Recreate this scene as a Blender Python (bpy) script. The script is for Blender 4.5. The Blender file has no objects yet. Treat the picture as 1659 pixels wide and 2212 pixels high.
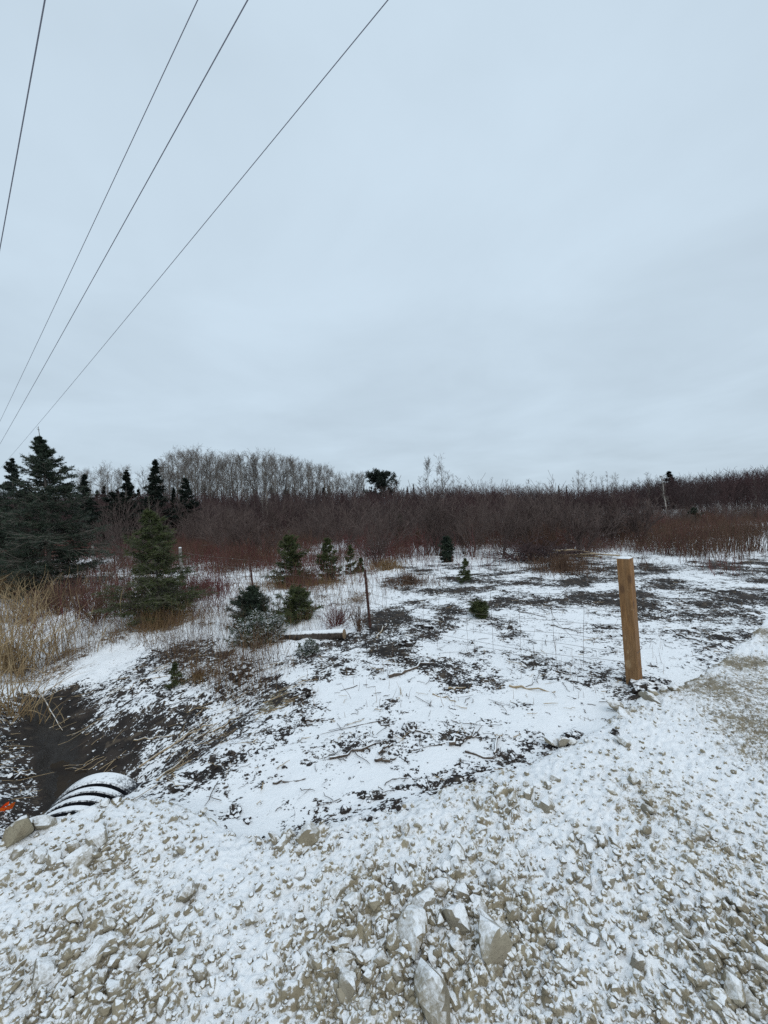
import bpy, bmesh, math, random
import numpy as np
from mathutils import Vector, Matrix

# ------------------------------------------------------------------ camera, sky, sun, exposure
SC = bpy.context.scene
COL = SC.collection
CAMH, PITCH, ROLL = 1.83, math.radians(0.25), math.radians(-2.4)
FPX, CX, CY = 831.0, 829.5, 1106.0            # focal length and centre, in pixels of a 1659 x 2212 view of the photograph
cam = bpy.data.cameras.new('camera'); cam_o = bpy.data.objects.new('camera', cam); COL.objects.link(cam_o)
cam.sensor_fit = 'VERTICAL'; cam.sensor_height = 36.0; cam.lens = 36.0 * FPX / 2212.0
cam.clip_start = 0.05; cam.clip_end = 3000
CAMM = Matrix.Rotation(math.pi / 2 + PITCH, 4, 'X') @ Matrix.Rotation(ROLL, 4, 'Z')
cam_o.matrix_world = Matrix.Translation((0, 0, CAMH)) @ CAMM
SC.camera = cam_o

world = bpy.data.worlds.new('World'); SC.world = world; world.use_nodes = True
SUN_EL, SUN_AZ = math.radians(48), math.radians(150)


def build_world():
    nt = world.node_tree; N = nt.nodes; L = nt.links
    bg = N['Background']
    sky = N.new('ShaderNodeTexSky'); sky.sky_type = 'NISHITA'; sky.sun_disc = False
    sky.sun_elevation = SUN_EL; sky.sun_rotation = SUN_AZ; sky.dust_density = 3.0; sky.air_density = 1.2
    tc = N.new('ShaderNodeTexCoord')
    sep = N.new('ShaderNodeSeparateXYZ'); L.new(tc.outputs['Generated'], sep.inputs[0])
    # cloud deck: project the view direction on to a flat layer so the bands flatten towards the horizon
    zc = N.new('ShaderNodeMath'); zc.operation = 'MAXIMUM'; zc.inputs[1].default_value = 0.0
    L.new(sep.outputs['Z'], zc.inputs[0])
    za = N.new('ShaderNodeMath'); za.operation = 'ADD'; za.inputs[1].default_value = 0.12; L.new(zc.outputs[0], za.inputs[0])
    dv = N.new('ShaderNodeVectorMath'); dv.operation = 'DIVIDE'
    cb = N.new('ShaderNodeCombineXYZ')
    for i in range(3): L.new(za.outputs[0], cb.inputs[i])
    L.new(tc.outputs['Generated'], dv.inputs[0]); L.new(cb.outputs[0], dv.inputs[1])
    n1 = N.new('ShaderNodeTexNoise'); n1.inputs['Scale'].default_value = 1.15; n1.inputs['Detail'].default_value = 5
    n1.inputs['Roughness'].default_value = 0.52; n1.inputs['Distortion'].default_value = 0.25
    L.new(dv.outputs[0], n1.inputs['Vector'])
    mr = N.new('ShaderNodeMapRange'); mr.inputs[1].default_value = 0.3; mr.inputs[2].default_value = 0.7
    mr.inputs[3].default_value = 0.93; mr.inputs[4].default_value = 1.07; L.new(n1.outputs[0], mr.inputs[0])
    # overcast brightness grows from the horizon to the zenith
    el = N.new('ShaderNodeMapRange'); el.inputs[1].default_value = 0.0; el.inputs[2].default_value = 1.0
    el.inputs[3].default_value = 0.97; el.inputs[4].default_value = 1.14; L.new(zc.outputs[0], el.inputs[0])
    mm = N.new('ShaderNodeMath'); mm.operation = 'MULTIPLY'; L.new(mr.outputs[0], mm.inputs[0]); L.new(el.outputs[0], mm.inputs[1])
    tint = N.new('ShaderNodeVectorMath'); tint.operation = 'SCALE'; tint.inputs[0].default_value = (5.70, 6.90, 7.95)
    L.new(mm.outputs[0], tint.inputs['Scale'])
    mix = N.new('ShaderNodeMixRGB'); mix.inputs[0].default_value = 0.93
    L.new(sky.outputs[0], mix.inputs[1]); L.new(tint.outputs[0], mix.inputs[2])
    L.new(mix.outputs[0], bg.inputs['Color']); bg.inputs['Strength'].default_value = 0.1


build_world()
sun = bpy.data.lights.new('sun', 'SUN'); sun.energy = 1.0; sun.angle = math.radians(60); sun.color = (1.0, 0.96, 0.9)
sun_o = bpy.data.objects.new('sun', sun); COL.objects.link(sun_o)
sun_dir = Vector((math.sin(SUN_AZ) * math.cos(SUN_EL), math.cos(SUN_AZ) * math.cos(SUN_EL), math.sin(SUN_EL)))
sun_o.rotation_euler = sun_dir.to_track_quat('Z', 'Y').to_euler()
SC.view_settings.view_transform = 'Standard'; SC.view_settings.look = 'None'
SC.view_settings.exposure = 0.0; SC.view_settings.gamma = 1.0
SC.render.engine = 'CYCLES'
SC.cycles.max_bounces = 6; SC.cycles.diffuse_bounces = 3; SC.cycles.glossy_bounces = 2
SC.cycles.use_denoising = False

RNG = np.random.default_rng(7)

# ------------------------------------------------------------------ noise


def _hash(ix, iy, seed):
    h = (ix.astype(np.int64) * 374761393 + iy.astype(np.int64) * 668265263 + seed * 1442695041) & 0xFFFFFFFF
    h = ((h ^ (h >> 13)) * 1274126177) & 0xFFFFFFFF
    return ((h ^ (h >> 16)) & 0xFFFFFF) / float(0x1000000)


def vnoise(x, y, seed=0):
    x = np.asarray(x, float); y = np.asarray(y, float)
    ix = np.floor(x); iy = np.floor(y); fx = x - ix; fy = y - iy
    ux = fx * fx * fx * (fx * (fx * 6 - 15) + 10); uy = fy * fy * fy * (fy * (fy * 6 - 15) + 10)
    a = _hash(ix, iy, seed); b = _hash(ix + 1, iy, seed); c = _hash(ix, iy + 1, seed); d = _hash(ix + 1, iy + 1, seed)
    return (a + (b - a) * ux) * (1 - uy) + (c + (d - c) * ux) * uy


def fbm(x, y, seed=0, octs=4, gain=0.5):
    s = 0; a = 1; tot = 0
    x = np.asarray(x, float); y = np.asarray(y, float)
    for o in range(octs):
        ca, sa = math.cos(o * 0.9), math.sin(o * 0.9)
        s = s + a * vnoise((x * ca - y * sa) * 2 ** o, (x * sa + y * ca) * 2 ** o, seed + o * 17)
        tot += a; a *= gain
    return s / tot


def domes(x, y, cell, seed, rmin=0.35, rmax=0.75, prob=1.0):
    """pebble-like half buried lumps, height in units of the cell"""
    gx = x / cell; gy = y / cell
    ix = np.floor(gx); iy = np.floor(gy); best = np.zeros_like(gx)
    for dx in (-1, 0, 1):
        for dy in (-1, 0, 1):
            jx = ix + dx; jy = iy + dy
            px = jx + _hash(jx, jy, seed); py = jy + _hash(jx, jy, seed + 1)
            r = rmin + (rmax - rmin) * _hash(jx, jy, seed + 2) ** 1.6
            r = np.where(_hash(jx, jy, seed + 3) < prob, r, 0.001)
            ang = _hash(jx, jy, seed + 4) * math.pi; st = 0.65 + 0.5 * _hash(jx, jy, seed + 5)
            ddx = gx - px; ddy = gy - py
            u = (ddx * np.cos(ang) + ddy * np.sin(ang)) / st; v = (-ddx * np.sin(ang) + ddy * np.cos(ang)) * st
            d2 = (u * u + v * v) / (r * r)
            best = np.maximum(best, r * np.sqrt(np.clip(1 - d2, 0, None)))
    return best


def sstep(a, b, x):
    t = np.clip((x - a) / (b - a), 0, 1)
    return t * t * (3 - 2 * t)


# ------------------------------------------------------------------ lie of the land
EDGE = np.array([(-40, 2.0), (-6, 2.05), (-2.6, 2.12), (-2.2, 2.32), (-1.9, 2.55), (-1.5, 2.5), (-1.0, 2.25), (-0.7, 2.12), (-0.35, 2.2), (0.2, 2.42), (0.87, 2.68),
                 (1.3, 2.86), (1.69, 3.05), (2.0, 3.3), (2.43, 3.6), (3.0, 3.85), (3.95, 4.5), (5.6, 5.7), (9, 8.6), (40, 36)])
DITCH = [(-2.0, 1.8), (-2.25, 2.8), (-2.85, 3.5), (-3.65, 4.25), (-4.7, 5.25), (-6.3, 6.8), (-10, 10.6), (-30, 31)]


def yedge(x):
    return np.interp(x, EDGE[:, 0], EDGE[:, 1]) + 0.10 * (fbm(np.asarray(x) * 1.9, np.asarray(x) * 0 + 3.3, 5, 3) - 0.5)


def ditch_pt(x, y):
    """signed distance from the ditch line (positive on the field side) and distance along it"""
    bd = np.full(np.shape(x), 1e9); bp = np.zeros(np.shape(x)); bt = np.zeros(np.shape(x)); acc = 0.0
    for (ax, ay), (bx, by) in zip(DITCH[:-1], DITCH[1:]):
        ux, uy = bx - ax, by - ay; l = math.hypot(ux, uy); ux /= l; uy /= l
        t = np.clip((x - ax) * ux + (y - ay) * uy, 0, l)
        qx = x - (ax + ux * t); qy = y - (ay + uy * t); d = np.hypot(qx, qy)
        sgn = np.sign(qx * uy - qy * ux); m = d < bd
        bd = np.where(m, d, bd); bp = np.where(m, d * sgn, bp); bt = np.where(m, acc + t, bt); acc += l
    return bp, bt


def bank_end(x, y, a=-0.12, b=0.75):
    """0 on the fill beside the culvert, 1 out in the ditch"""
    return sstep(a, b, -0.72 * (x + 2.0) + 0.69 * (y - 2.80) + 0.25 * (fbm(x * 1.5, y * 1.5, 23, 3) - 0.5))


def base_z(x, y):
    x = np.asarray(x, float); y = np.asarray(y, float)
    f = -0.03 - 0.012 * np.clip(y - 3.2, 0, 30) + 0.05 * (fbm(x * 0.45, y * 0.45, 11, 3) - 0.5) * sstep(3, 7, y)
    f = f + 3.0 * sstep(40, 90, y) * sstep(8, 75, x) - 0.10 * sstep(0.5, -2.5, x)
    p, t = ditch_pt(x, y)
    wob = 0.5 * (fbm(x * 0.8, y * 0.8, 21, 3) - 0.5)
    right = np.clip(1 - (p + 0.6 * wob - 0.04) / 2.2, 0, 1) ** 1.7; left = np.clip(1 - (-p + 0.6 * wob - 0.06) / 0.9, 0, 1)
    depth = np.where(p > 0, right, left) * np.interp(t, [0, 2.5, 5, 8, 14], [0.60, 0.52, 0.42, 0.32, 0.2])
    z = f - depth * bank_end(x, y)
    m = sstep(-0.32, 0.22, yedge(x) - y)
    zd = 0.06 + 0.04 * (fbm(x * 0.7, y * 0.7, 31, 3) - 0.5) + 0.03 * sstep(0, -3, y) - 0.10 * sstep(1.2, 3.2, x) - 0.012 * np.clip(y - 3.2, 0, 30)
    return z * (1 - m) + zd * m


def ray(px, py):
    d = CAMM @ Vector(((px - CX) / FPX, -(py - CY) / FPX, -1.0))
    return d


def on_ground(px, py, zoff=0.0):
    """where the line of sight through a pixel meets the land"""
    d = ray(px, py); dx, dy, dz = d.x / d.y, 1.0, d.z / d.y
    ys = np.concatenate([np.linspace(0.6, 8, 1500), np.linspace(8, 90, 3000)])
    zz = CAMH + dz * ys; g = base_z(dx * ys, ys) + zoff
    k = np.argmax(zz < g)
    return (float(dx * ys[k]), float(ys[k])) if (zz < g).any() else (float(dx * 90), 90.0)


def at_depth(px, py, Y):
    d = ray(px, py); return (d.x / d.y * Y, Y, CAMH + d.z / d.y * Y)


# patches seen in the photograph: (px, py, half width px, half height px, amount)
MUD = [(640, 1512, 60, 26, .9), (690, 1572, 70, 22, .5), (905, 1572, 75, 14, .7), (985, 1598, 60, 12, .85), (1105, 1638, 40, 11, 1), (900, 1697, 55, 10, 1),
       (815, 1724, 28, 10, 1), (500, 1757, 70, 22, .9), (690, 1772, 45, 10, .8), (1245, 1590, 70, 10, .95), (1310, 1562, 35, 9, .8), (1372, 1494, 36, 11, 1.1),
       (880, 1392, 45, 10, .8), (908, 1354, 40, 11, .85), (1195, 1322, 90, 14, .75), (1040, 1352, 60, 10, .7), (1560, 1400, 60, 14, .9), (1480, 1345, 110, 18, .5),
       (1590, 1280, 70, 6, 1), (875, 1425, 30, 8, .7), (750, 1452, 35, 8, .7), (525, 1455, 45, 18, 1), (800, 1540, 60, 10, .5), (1450, 1290, 120, 10, .5),
       (1060, 1430, 70, 8, .45), (1300, 1300, 60, 10, .6), (960, 1250, 90, 9, .5), (1220, 1440, 80, 8, .45), (1180, 1275, 40, 5, .8), (1500, 1465, 70, 14, .5),
       (950, 1318, 60, 8, .5), (1085, 1385, 60, 8, .55), (1420, 1400, 70, 8, .4), (1640, 1330, 60, 10, .5), (1560, 1235, 120, 8, .5), (420, 1580, 90, 40, .55)]
CLEAN = [(740, 1690, 210, 60, .85), (930, 1650, 120, 28, .7), (800, 1690, 230, 30, .5), (640, 1660, 120, 35, .5), (1090, 1500, 190, 22, .4), (850, 1490, 120, 16, .35), (1000, 1545, 90, 10, .4), (1150, 1560, 70, 10, .4),
         (980, 1290, 110, 8, .4), (1250, 1500, 60, 20, .35), (300, 1420, 120, 25, .5), (600, 1400, 60, 14, .3)]
SAND = [(590, 1515, 60, 34, 1.0), (470, 1585, 70, 22, .5), (1620, 1510, 200, 120, .60), (1600, 1440, 100, 26, .60), (1665, 1380, 70, 36, .62), (1660, 1650, 90, 80, .4), (1480, 1500, 80, 16, .5)]
LITTER = [(730, 1425, 90, 22, .6), (600, 1410, 50, 14, .6), (1230, 1235, 80, 14, .6), (880, 1260, 70, 10, .6), (640, 1265, 110, 10, .65), (345, 1350, 95, 16, 0.75), (60, 1420, 100, 90, .7),
          (1250, 1555, 60, 12, .7), (1200, 1700, 10, 10, 0)]


def patches(lst):
    out = []
    for px, py, rx, ry, a in lst:
        x, y = on_ground(px, py); H = CAMH - float(base_z(np.array([x]), np.array([y]))[0])
        out.append((x, y, rx / FPX * y * 1.1, ry * y * y / (FPX * H) * 1.1, a))
    return out


MUDW, CLEANW, SANDW, LITW = patches(MUD), patches(CLEAN), patches(SAND), patches(LITTER)


def blobs(x, y, lst):
    s = np.zeros_like(x); wx = 0.9 * (fbm(x * 2.0, y * 2.0, 71, 4) - 0.5); wy = 0.9 * (fbm(x * 2.0, y * 2.0, 81, 4) - 0.5)
    k = np.clip(y / 7, 0.2, 1); wx = wx * k; wy = wy * k
    for cx, cy, rx, ry, a in lst:
        d = np.hypot((x + wx - cx) / rx, (y + wy - cy) / ry)
        s = np.maximum(s, a * (1 - sstep(0.15, 1.45, d)))
    return s


def masks(x, y):
    """how much mud, straw litter and sand lie bare of snow"""
    p, t = ditch_pt(x, y)
    n = fbm(x * 0.9, y * 0.9, 41, 4); n2 = fbm(x * 2.8, y * 2.8, 43, 3)
    xb = np.interp(y, [3, 4.5, 5.7, 7.2, 10, 13, 18], [-2.2, -1.7, -1.4, -0.35, -0.1, 0.1, 0.3])
    cleared = sstep(-0.5, 0.5, x - xb + 1.0 * (n - 0.5)) * (1 - sstep(13.0, 16.5, y))
    n3 = fbm(x * 1.7 + 9, y * 1.7, 45, 4, 0.6)
    mud = 0.20 + cleared * (0.235 + 0.50 * (n - 0.5) + 0.75 * (n3 - 0.5) + 0.11 * sstep(4, 8, y)) + 0.22 * (n2 - 0.5)
    mud = mud - blobs(x, y, CLEANW) * 0.42
    inditch = (1 - sstep(1.75, 2.5, p + 0.8 * (n2 - 0.5))) * sstep(-0.95, -0.55, p) * (1 - sstep(4.2, 5.6, t)) * bank_end(x, y, -0.08, 0.25)
    mud = np.maximum(mud, inditch * np.where(p < -0.25, 0.8, 1.0) * (0.52 + 0.6 * (n3 - 0.5) + 0.40 * (1 - sstep(0.05, 0.5, np.abs(p)))))
    leftb = sstep(-0.6, -1.0, p) * (1 - sstep(4, 5, t)); mud = np.maximum(mud, leftb * 0.40)
    mud = np.maximum(mud, blobs(x, y, MUDW) * (0.52 + 0.9 * (n3 - 0.3)) )
    lit = np.maximum(blobs(x, y, LITW), np.maximum(0.30 * sstep(0.40, 0.62, n), cleared * (0.34 + 0.6 * (n3 - 0.5) - 0.25 * blobs(x, y, CLEANW))))
    far = sstep(14, 19, y); lit = np.maximum(lit, far * (0.45 + 0.7 * (n2 - 0.5)))
    lit = np.maximum(lit, sstep(32, 40, y) * 0.9)
    wild = (1 - cleared) * sstep(3.5, 5, y) * (1 - inditch); lit = np.maximum(lit, wild * (0.62 + 0.8 * (n2 - 0.5) + 0.7 * (n3 - 0.5)))
    sand = blobs(x, y, SANDW)
    wet = inditch * (1 - sstep(0.05, 0.30, np.abs(p + 0.05) + 0.2 * (n3 - 0.5)))
    return mud, lit, sand, wet, cleared


def ground_z(x, y):
    z = base_z(x, y)
    mud, lit, sand, wet, cleared = masks(x, y)
    near = 1 - sstep(14, 26, y)
    rough = sstep(0.35, 0.75, mud)
    z = z + near * rough * (0.055 * (fbm(x * 7, y * 7, 51, 4, 0.6) - 0.5) + 0.9 * 0.045 * domes(x, y, 0.11, 61, 0.3, 0.7, 0.6) * 1.0) * (1 + wet * 0.3)
    z = z + near * 0.028 * (fbm(x * 4.5, y * 4.5, 53, 4) - 0.5)
    hum = (1 - cleared) * near * sstep(3.2, 4.6, y) * (1 - rough)
    z = z + hum * (0.15 * (fbm(x * 2.6, y * 2.6, 55, 3) - 0.42) + 0.04 * (fbm(x * 9, y * 9, 57, 2) - 0.5))
    return z


COARSE = patches([(960, 2010, 260, 150, 1), (200, 1860, 170, 70, .8), (260, 2090, 220, 130, .8), (1600, 2080, 120, 150, .7), (1130, 1745, 120, 40, .6), (660, 1820, 90, 30, .7), (1370, 1540, 60, 30, .7), (1300, 1880, 120, 60, .5)])


def coarse_map(x, y):
    return np.clip(blobs(x, y, COARSE) + 0.25 * sstep(0.5, 0.75, fbm(x * 1.2 + 5, y * 1.2, 93, 3)), 0, 1)


def drive_z(x, y):
    z = base_z(x, y) + 0.012
    d = yedge(x) - y
    k = 0.45 + 0.8 * fbm(x * 1.1, y * 1.1, 91, 3)
    coarse = coarse_map(x, y)
    z = z + 0.034 * k * domes(x, y, 0.042, 101, 0.35, 0.85) * (0.75 + 0.5 * coarse) + 0.080 * k * domes(x, y, 0.10, 111, 0.22, 0.55, 0.5) * (0.25 + coarse)
    z = z + 0.016 * domes(x, y, 0.024, 121, 0.3, 0.8) + 0.02 * (fbm(x * 5, y * 5, 95, 3) - 0.5)
    return z - 0.30 * sstep(0.0, -0.45, d)


def surf(x, y):
    x = np.atleast_1d(np.asarray(x, float)); y = np.atleast_1d(np.asarray(y, float))
    return np.where(y < yedge(x), np.maximum(drive_z(x, y), ground_z(x, y) - 0.2), ground_z(x, y))


def gz(x, y):
    return float(surf(x, y)[0])


# ------------------------------------------------------------------ materials
MATS = {}


class NT:
    def __init__(s, name):
        s.m = bpy.data.materials.new(name); s.m.use_nodes = True; s.t = s.m.node_tree; s.N = s.t.nodes; s.L = s.t.links
        s.bsdf = s.N['Principled BSDF']; s.bsdf.inputs['Specular IOR Level'].default_value = 0.25
        s.geo = s.N.new('ShaderNodeNewGeometry'); s.pos = s.geo.outputs['Position']; MATS[name] = s.m

    def noise(s, scale, detail=4, rough=0.55, vec=None, dist=0.0):
        n = s.N.new('ShaderNodeTexNoise'); n.inputs['Scale'].default_value = scale; n.inputs['Detail'].default_value = detail
        n.inputs['Roughness'].default_value = rough; n.inputs['Distortion'].default_value = dist
        s.L.new(vec or s.pos, n.inputs['Vector']); return n.outputs[0]

    def math(s, op, a, b=None, c=None):
        n = s.N.new('ShaderNodeMath'); n.operation = op
        for i, v in enumerate((a, b, c)):
            if v is None: continue
            if isinstance(v, (int, float)): n.inputs[i].default_value = v
            else: s.L.new(v, n.inputs[i])
        return n.outputs[0]

    def step(s, v, a, b, lo=0.0, hi=1.0):
        n = s.N.new('ShaderNodeMapRange'); n.interpolation_type = 'SMOOTHSTEP'
        s.L.new(v, n.inputs[0]); n.inputs[1].default_value = a; n.inputs[2].default_value = b
        n.inputs[3].default_value = lo; n.inputs[4].default_value = hi; return n.outputs[0]

    def mix(s, f, a, b):
        n = s.N.new('ShaderNodeMixRGB')
        for i, v in enumerate((f, a, b)):
            if isinstance(v, (int, float)): n.inputs[i].default_value = v
            elif isinstance(v, tuple): n.inputs[i].default_value = (*v, 1)
            else: s.L.new(v, n.inputs[i])
        return n.outputs[0]

    def nz(s):
        n = s.N.new('ShaderNodeSeparateXYZ'); s.L.new(s.geo.outputs['Normal'], n.inputs[0]); return n.outputs[2]

    def mapped(s, scale, vec=None):
        n = s.N.new('ShaderNodeMapping'); n.inputs['Scale'].default_value = scale; s.L.new(vec or s.pos, n.inputs[0]); return n.outputs[0]

    def objco(s):
        n = s.N.new('ShaderNodeTexCoord'); return n.outputs['Object']

    def bump(s, h, strength=0.5, dist=0.01):
        n = s.N.new('ShaderNodeBump'); n.inputs['Strength'].default_value = strength; n.inputs['Distance'].default_value = dist
        s.L.new(h, n.inputs['Height']); s.L.new(n.outputs[0], s.bsdf.inputs['Normal']); return n

    def out(s, color, rough=0.85):
        if isinstance(color, tuple): s.bsdf.inputs['Base Color'].default_value = (*color, 1)
        else: s.L.new(color, s.bsdf.inputs['Base Color'])
        if isinstance(rough, (int, float)): s.bsdf.inputs['Roughness'].default_value = rough
        else: s.L.new(rough, s.bsdf.inputs['Roughness'])
        return s.m


SNOW = (0.84, 0.86, 0.88)


def mat_plain(name, c1, c2, scale=6, rough=0.85, bump=None, objspace=False, stretch=None):
    t = NT(name); v = t.objco() if objspace else t.pos
    if stretch: v = t.mapped(stretch, v)
    n = t.noise(scale, 5, 0.6, v); c = t.mix(t.step(n, 0.33, 0.67), c1, c2)
    if bump: t.bump(n, bump[0], bump[1])
    return t.out(c, rough)


def mat_snowy(name, c1, c2, scale=9, lo=0.55, hi=0.8, amp=0.7, fine=45, rough=0.85, bump=(0.6, 0.006), objspace=False, stretch=None, ampf=0.35):
    """a surface that carries snow where it faces up"""
    t = NT(name); v = t.objco() if objspace else t.pos
    if stretch: v = t.mapped(stretch, v)
    n = t.noise(scale, 5, 0.6, v); c = t.mix(t.step(n, 0.3, 0.7), c1, c2)
    nf = t.noise(fine, 3, 0.6); nm = t.noise(fine * 0.22, 3, 0.55)
    s = t.math('MULTIPLY_ADD', t.math('SUBTRACT', nm, 0.5), amp, t.nz())
    s = t.math('MULTIPLY_ADD', t.math('SUBTRACT', nf, 0.5), ampf, s)
    k = t.step(s, lo, hi)
    t.bump(t.math('ADD', nf, n), bump[0], bump[1])
    return t.out(t.mix(k, c, SNOW), rough)


def mat_ground():
    t = NT('snowy_ground')
    at = t.N.new('ShaderNodeAttribute'); at.attribute_name = 'mask'; at.attribute_type = 'GEOMETRY'
    sp = t.N.new('ShaderNodeSeparateColor'); t.L.new(at.outputs['Color'], sp.inputs[0])
    mud, lit, sand, wet = sp.outputs[0], sp.outputs[1], sp.outputs[2], at.outputs['Alpha']
    fine = t.noise(10, 6, 0.68, dist=0.6); vfine = t.noise(36, 4, 0.65); mid = t.noise(4.5, 4, 0.55)
    nn = t.math('ADD', t.math('MULTIPLY', fine, 0.56), t.math('MULTIPLY', vfine, 0.44))
    slope = t.math('MULTIPLY', t.math('SUBTRACT', 1.0, t.nz()), 0.45)
    nn = t.math('ADD', nn, slope)
    thr = t.math('MULTIPLY_ADD', mud, -0.46, 0.735)
    k_mud = t.step(t.math('SUBTRACT', nn, thr), -0.015, 0.020)
    st = t.noise(30, 5, 0.7, t.mapped((1, 0.6, 1)), 1.2)
    lthr = t.math('MULTIPLY_ADD', lit, -0.36, 0.80)
    k_lit = t.step(t.math('SUBTRACT', t.math('ADD', st, slope), lthr), -0.03, 0.05)
    sn = t.noise(26, 6, 0.7)
    k_sand = t.step(t.math('SUBTRACT', sn, t.math('MULTIPLY_ADD', sand, -0.5, 0.88)), -0.03, 0.05)
    c_mud = t.mix(t.step(mid, 0.35, 0.7), (0.016, 0.013, 0.012), (0.042, 0.032, 0.026))
    c_mud = t.mix(t.step(t.noise(8, 3), 0.54, 0.68), c_mud, (0.085, 0.066, 0.048))
    c_lit = t.mix(t.step(t.noise(3, 3), 0.35, 0.65), t.mix(vfine, (0.10, 0.066, 0.038), (0.20, 0.14, 0.085)), t.mix(vfine, (0.05, 0.034, 0.026), (0.11, 0.075, 0.05)))
    c_sand = t.mix(vfine, (0.10, 0.085, 0.05), (0.26, 0.215, 0.14))
    c = t.mix(k_lit, SNOW, c_lit); c = t.mix(k_sand, c, c_sand); c = t.mix(k_mud, c, c_mud)
    c = t.mix(t.math('MULTIPLY', t.step(wet, 0.3, 0.8), 0.85), c, (0.018, 0.014, 0.011))
    h = t.math('MULTIPLY_ADD', vfine, 0.6, fine)
    t.bump(h, 0.7, 0.02)
    r = t.step(wet, 0.35, 0.9, 0.85, 0.42)
    return t.out(c, r)


def mat_gravel(name='snowy_gravel', lo=0.66, hi=0.89, obj=False):
    t = NT(name)
    n = t.noise(11, 5, 0.65); vf = t.noise(85, 4, 0.7); md = t.noise(24, 4, 0.6); big = t.noise(1.6, 3, 0.5)
    c = t.mix(t.step(n, 0.3, 0.7), (0.34, 0.295, 0.205), (0.215, 0.178, 0.12))
    c = t.mix(t.step(vf, 0.56, 0.72), c, (0.085, 0.066, 0.046))
    c = t.mix(t.step(t.noise(5, 2), 0.6, 0.7), c, (0.36, 0.32, 0.24))
    s = t.math('MULTIPLY_ADD', t.math('SUBTRACT', vf, 0.5), 0.75, t.nz())
    s = t.math('MULTIPLY_ADD', t.math('SUBTRACT', md, 0.5), 0.75, s)
    s = t.math('MULTIPLY_ADD', t.math('SUBTRACT', big, 0.5), 0.7, s)
    if not obj:
        at = t.N.new('ShaderNodeAttribute'); at.attribute_name = 'mask'; at.attribute_type = 'GEOMETRY'
        sp = t.N.new('ShaderNodeSeparateColor'); t.L.new(at.outputs['Color'], sp.inputs[0])
        s = t.math('MULTIPLY_ADD', sp.outputs[2], -0.50, s)
        c = t.mix(t.math('MULTIPLY', sp.outputs[2], 0.8), c, t.mix(vf, (0.10, 0.082, 0.058), (0.20, 0.172, 0.13)))
    if obj:
        oi = t.N.new('ShaderNodeObjectInfo'); c = t.mix(t.math('MULTIPLY', oi.outputs['Random'], 0.55), c, t.mix(n, (0.33, 0.315, 0.275), (0.20, 0.19, 0.17)))
    k = t.step(s, lo, hi)
    t.bump(t.math('MULTIPLY_ADD', md, 1.0, vf), 0.6, 0.010)
    return t.out(t.mix(k, c, SNOW), 0.9)


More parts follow.
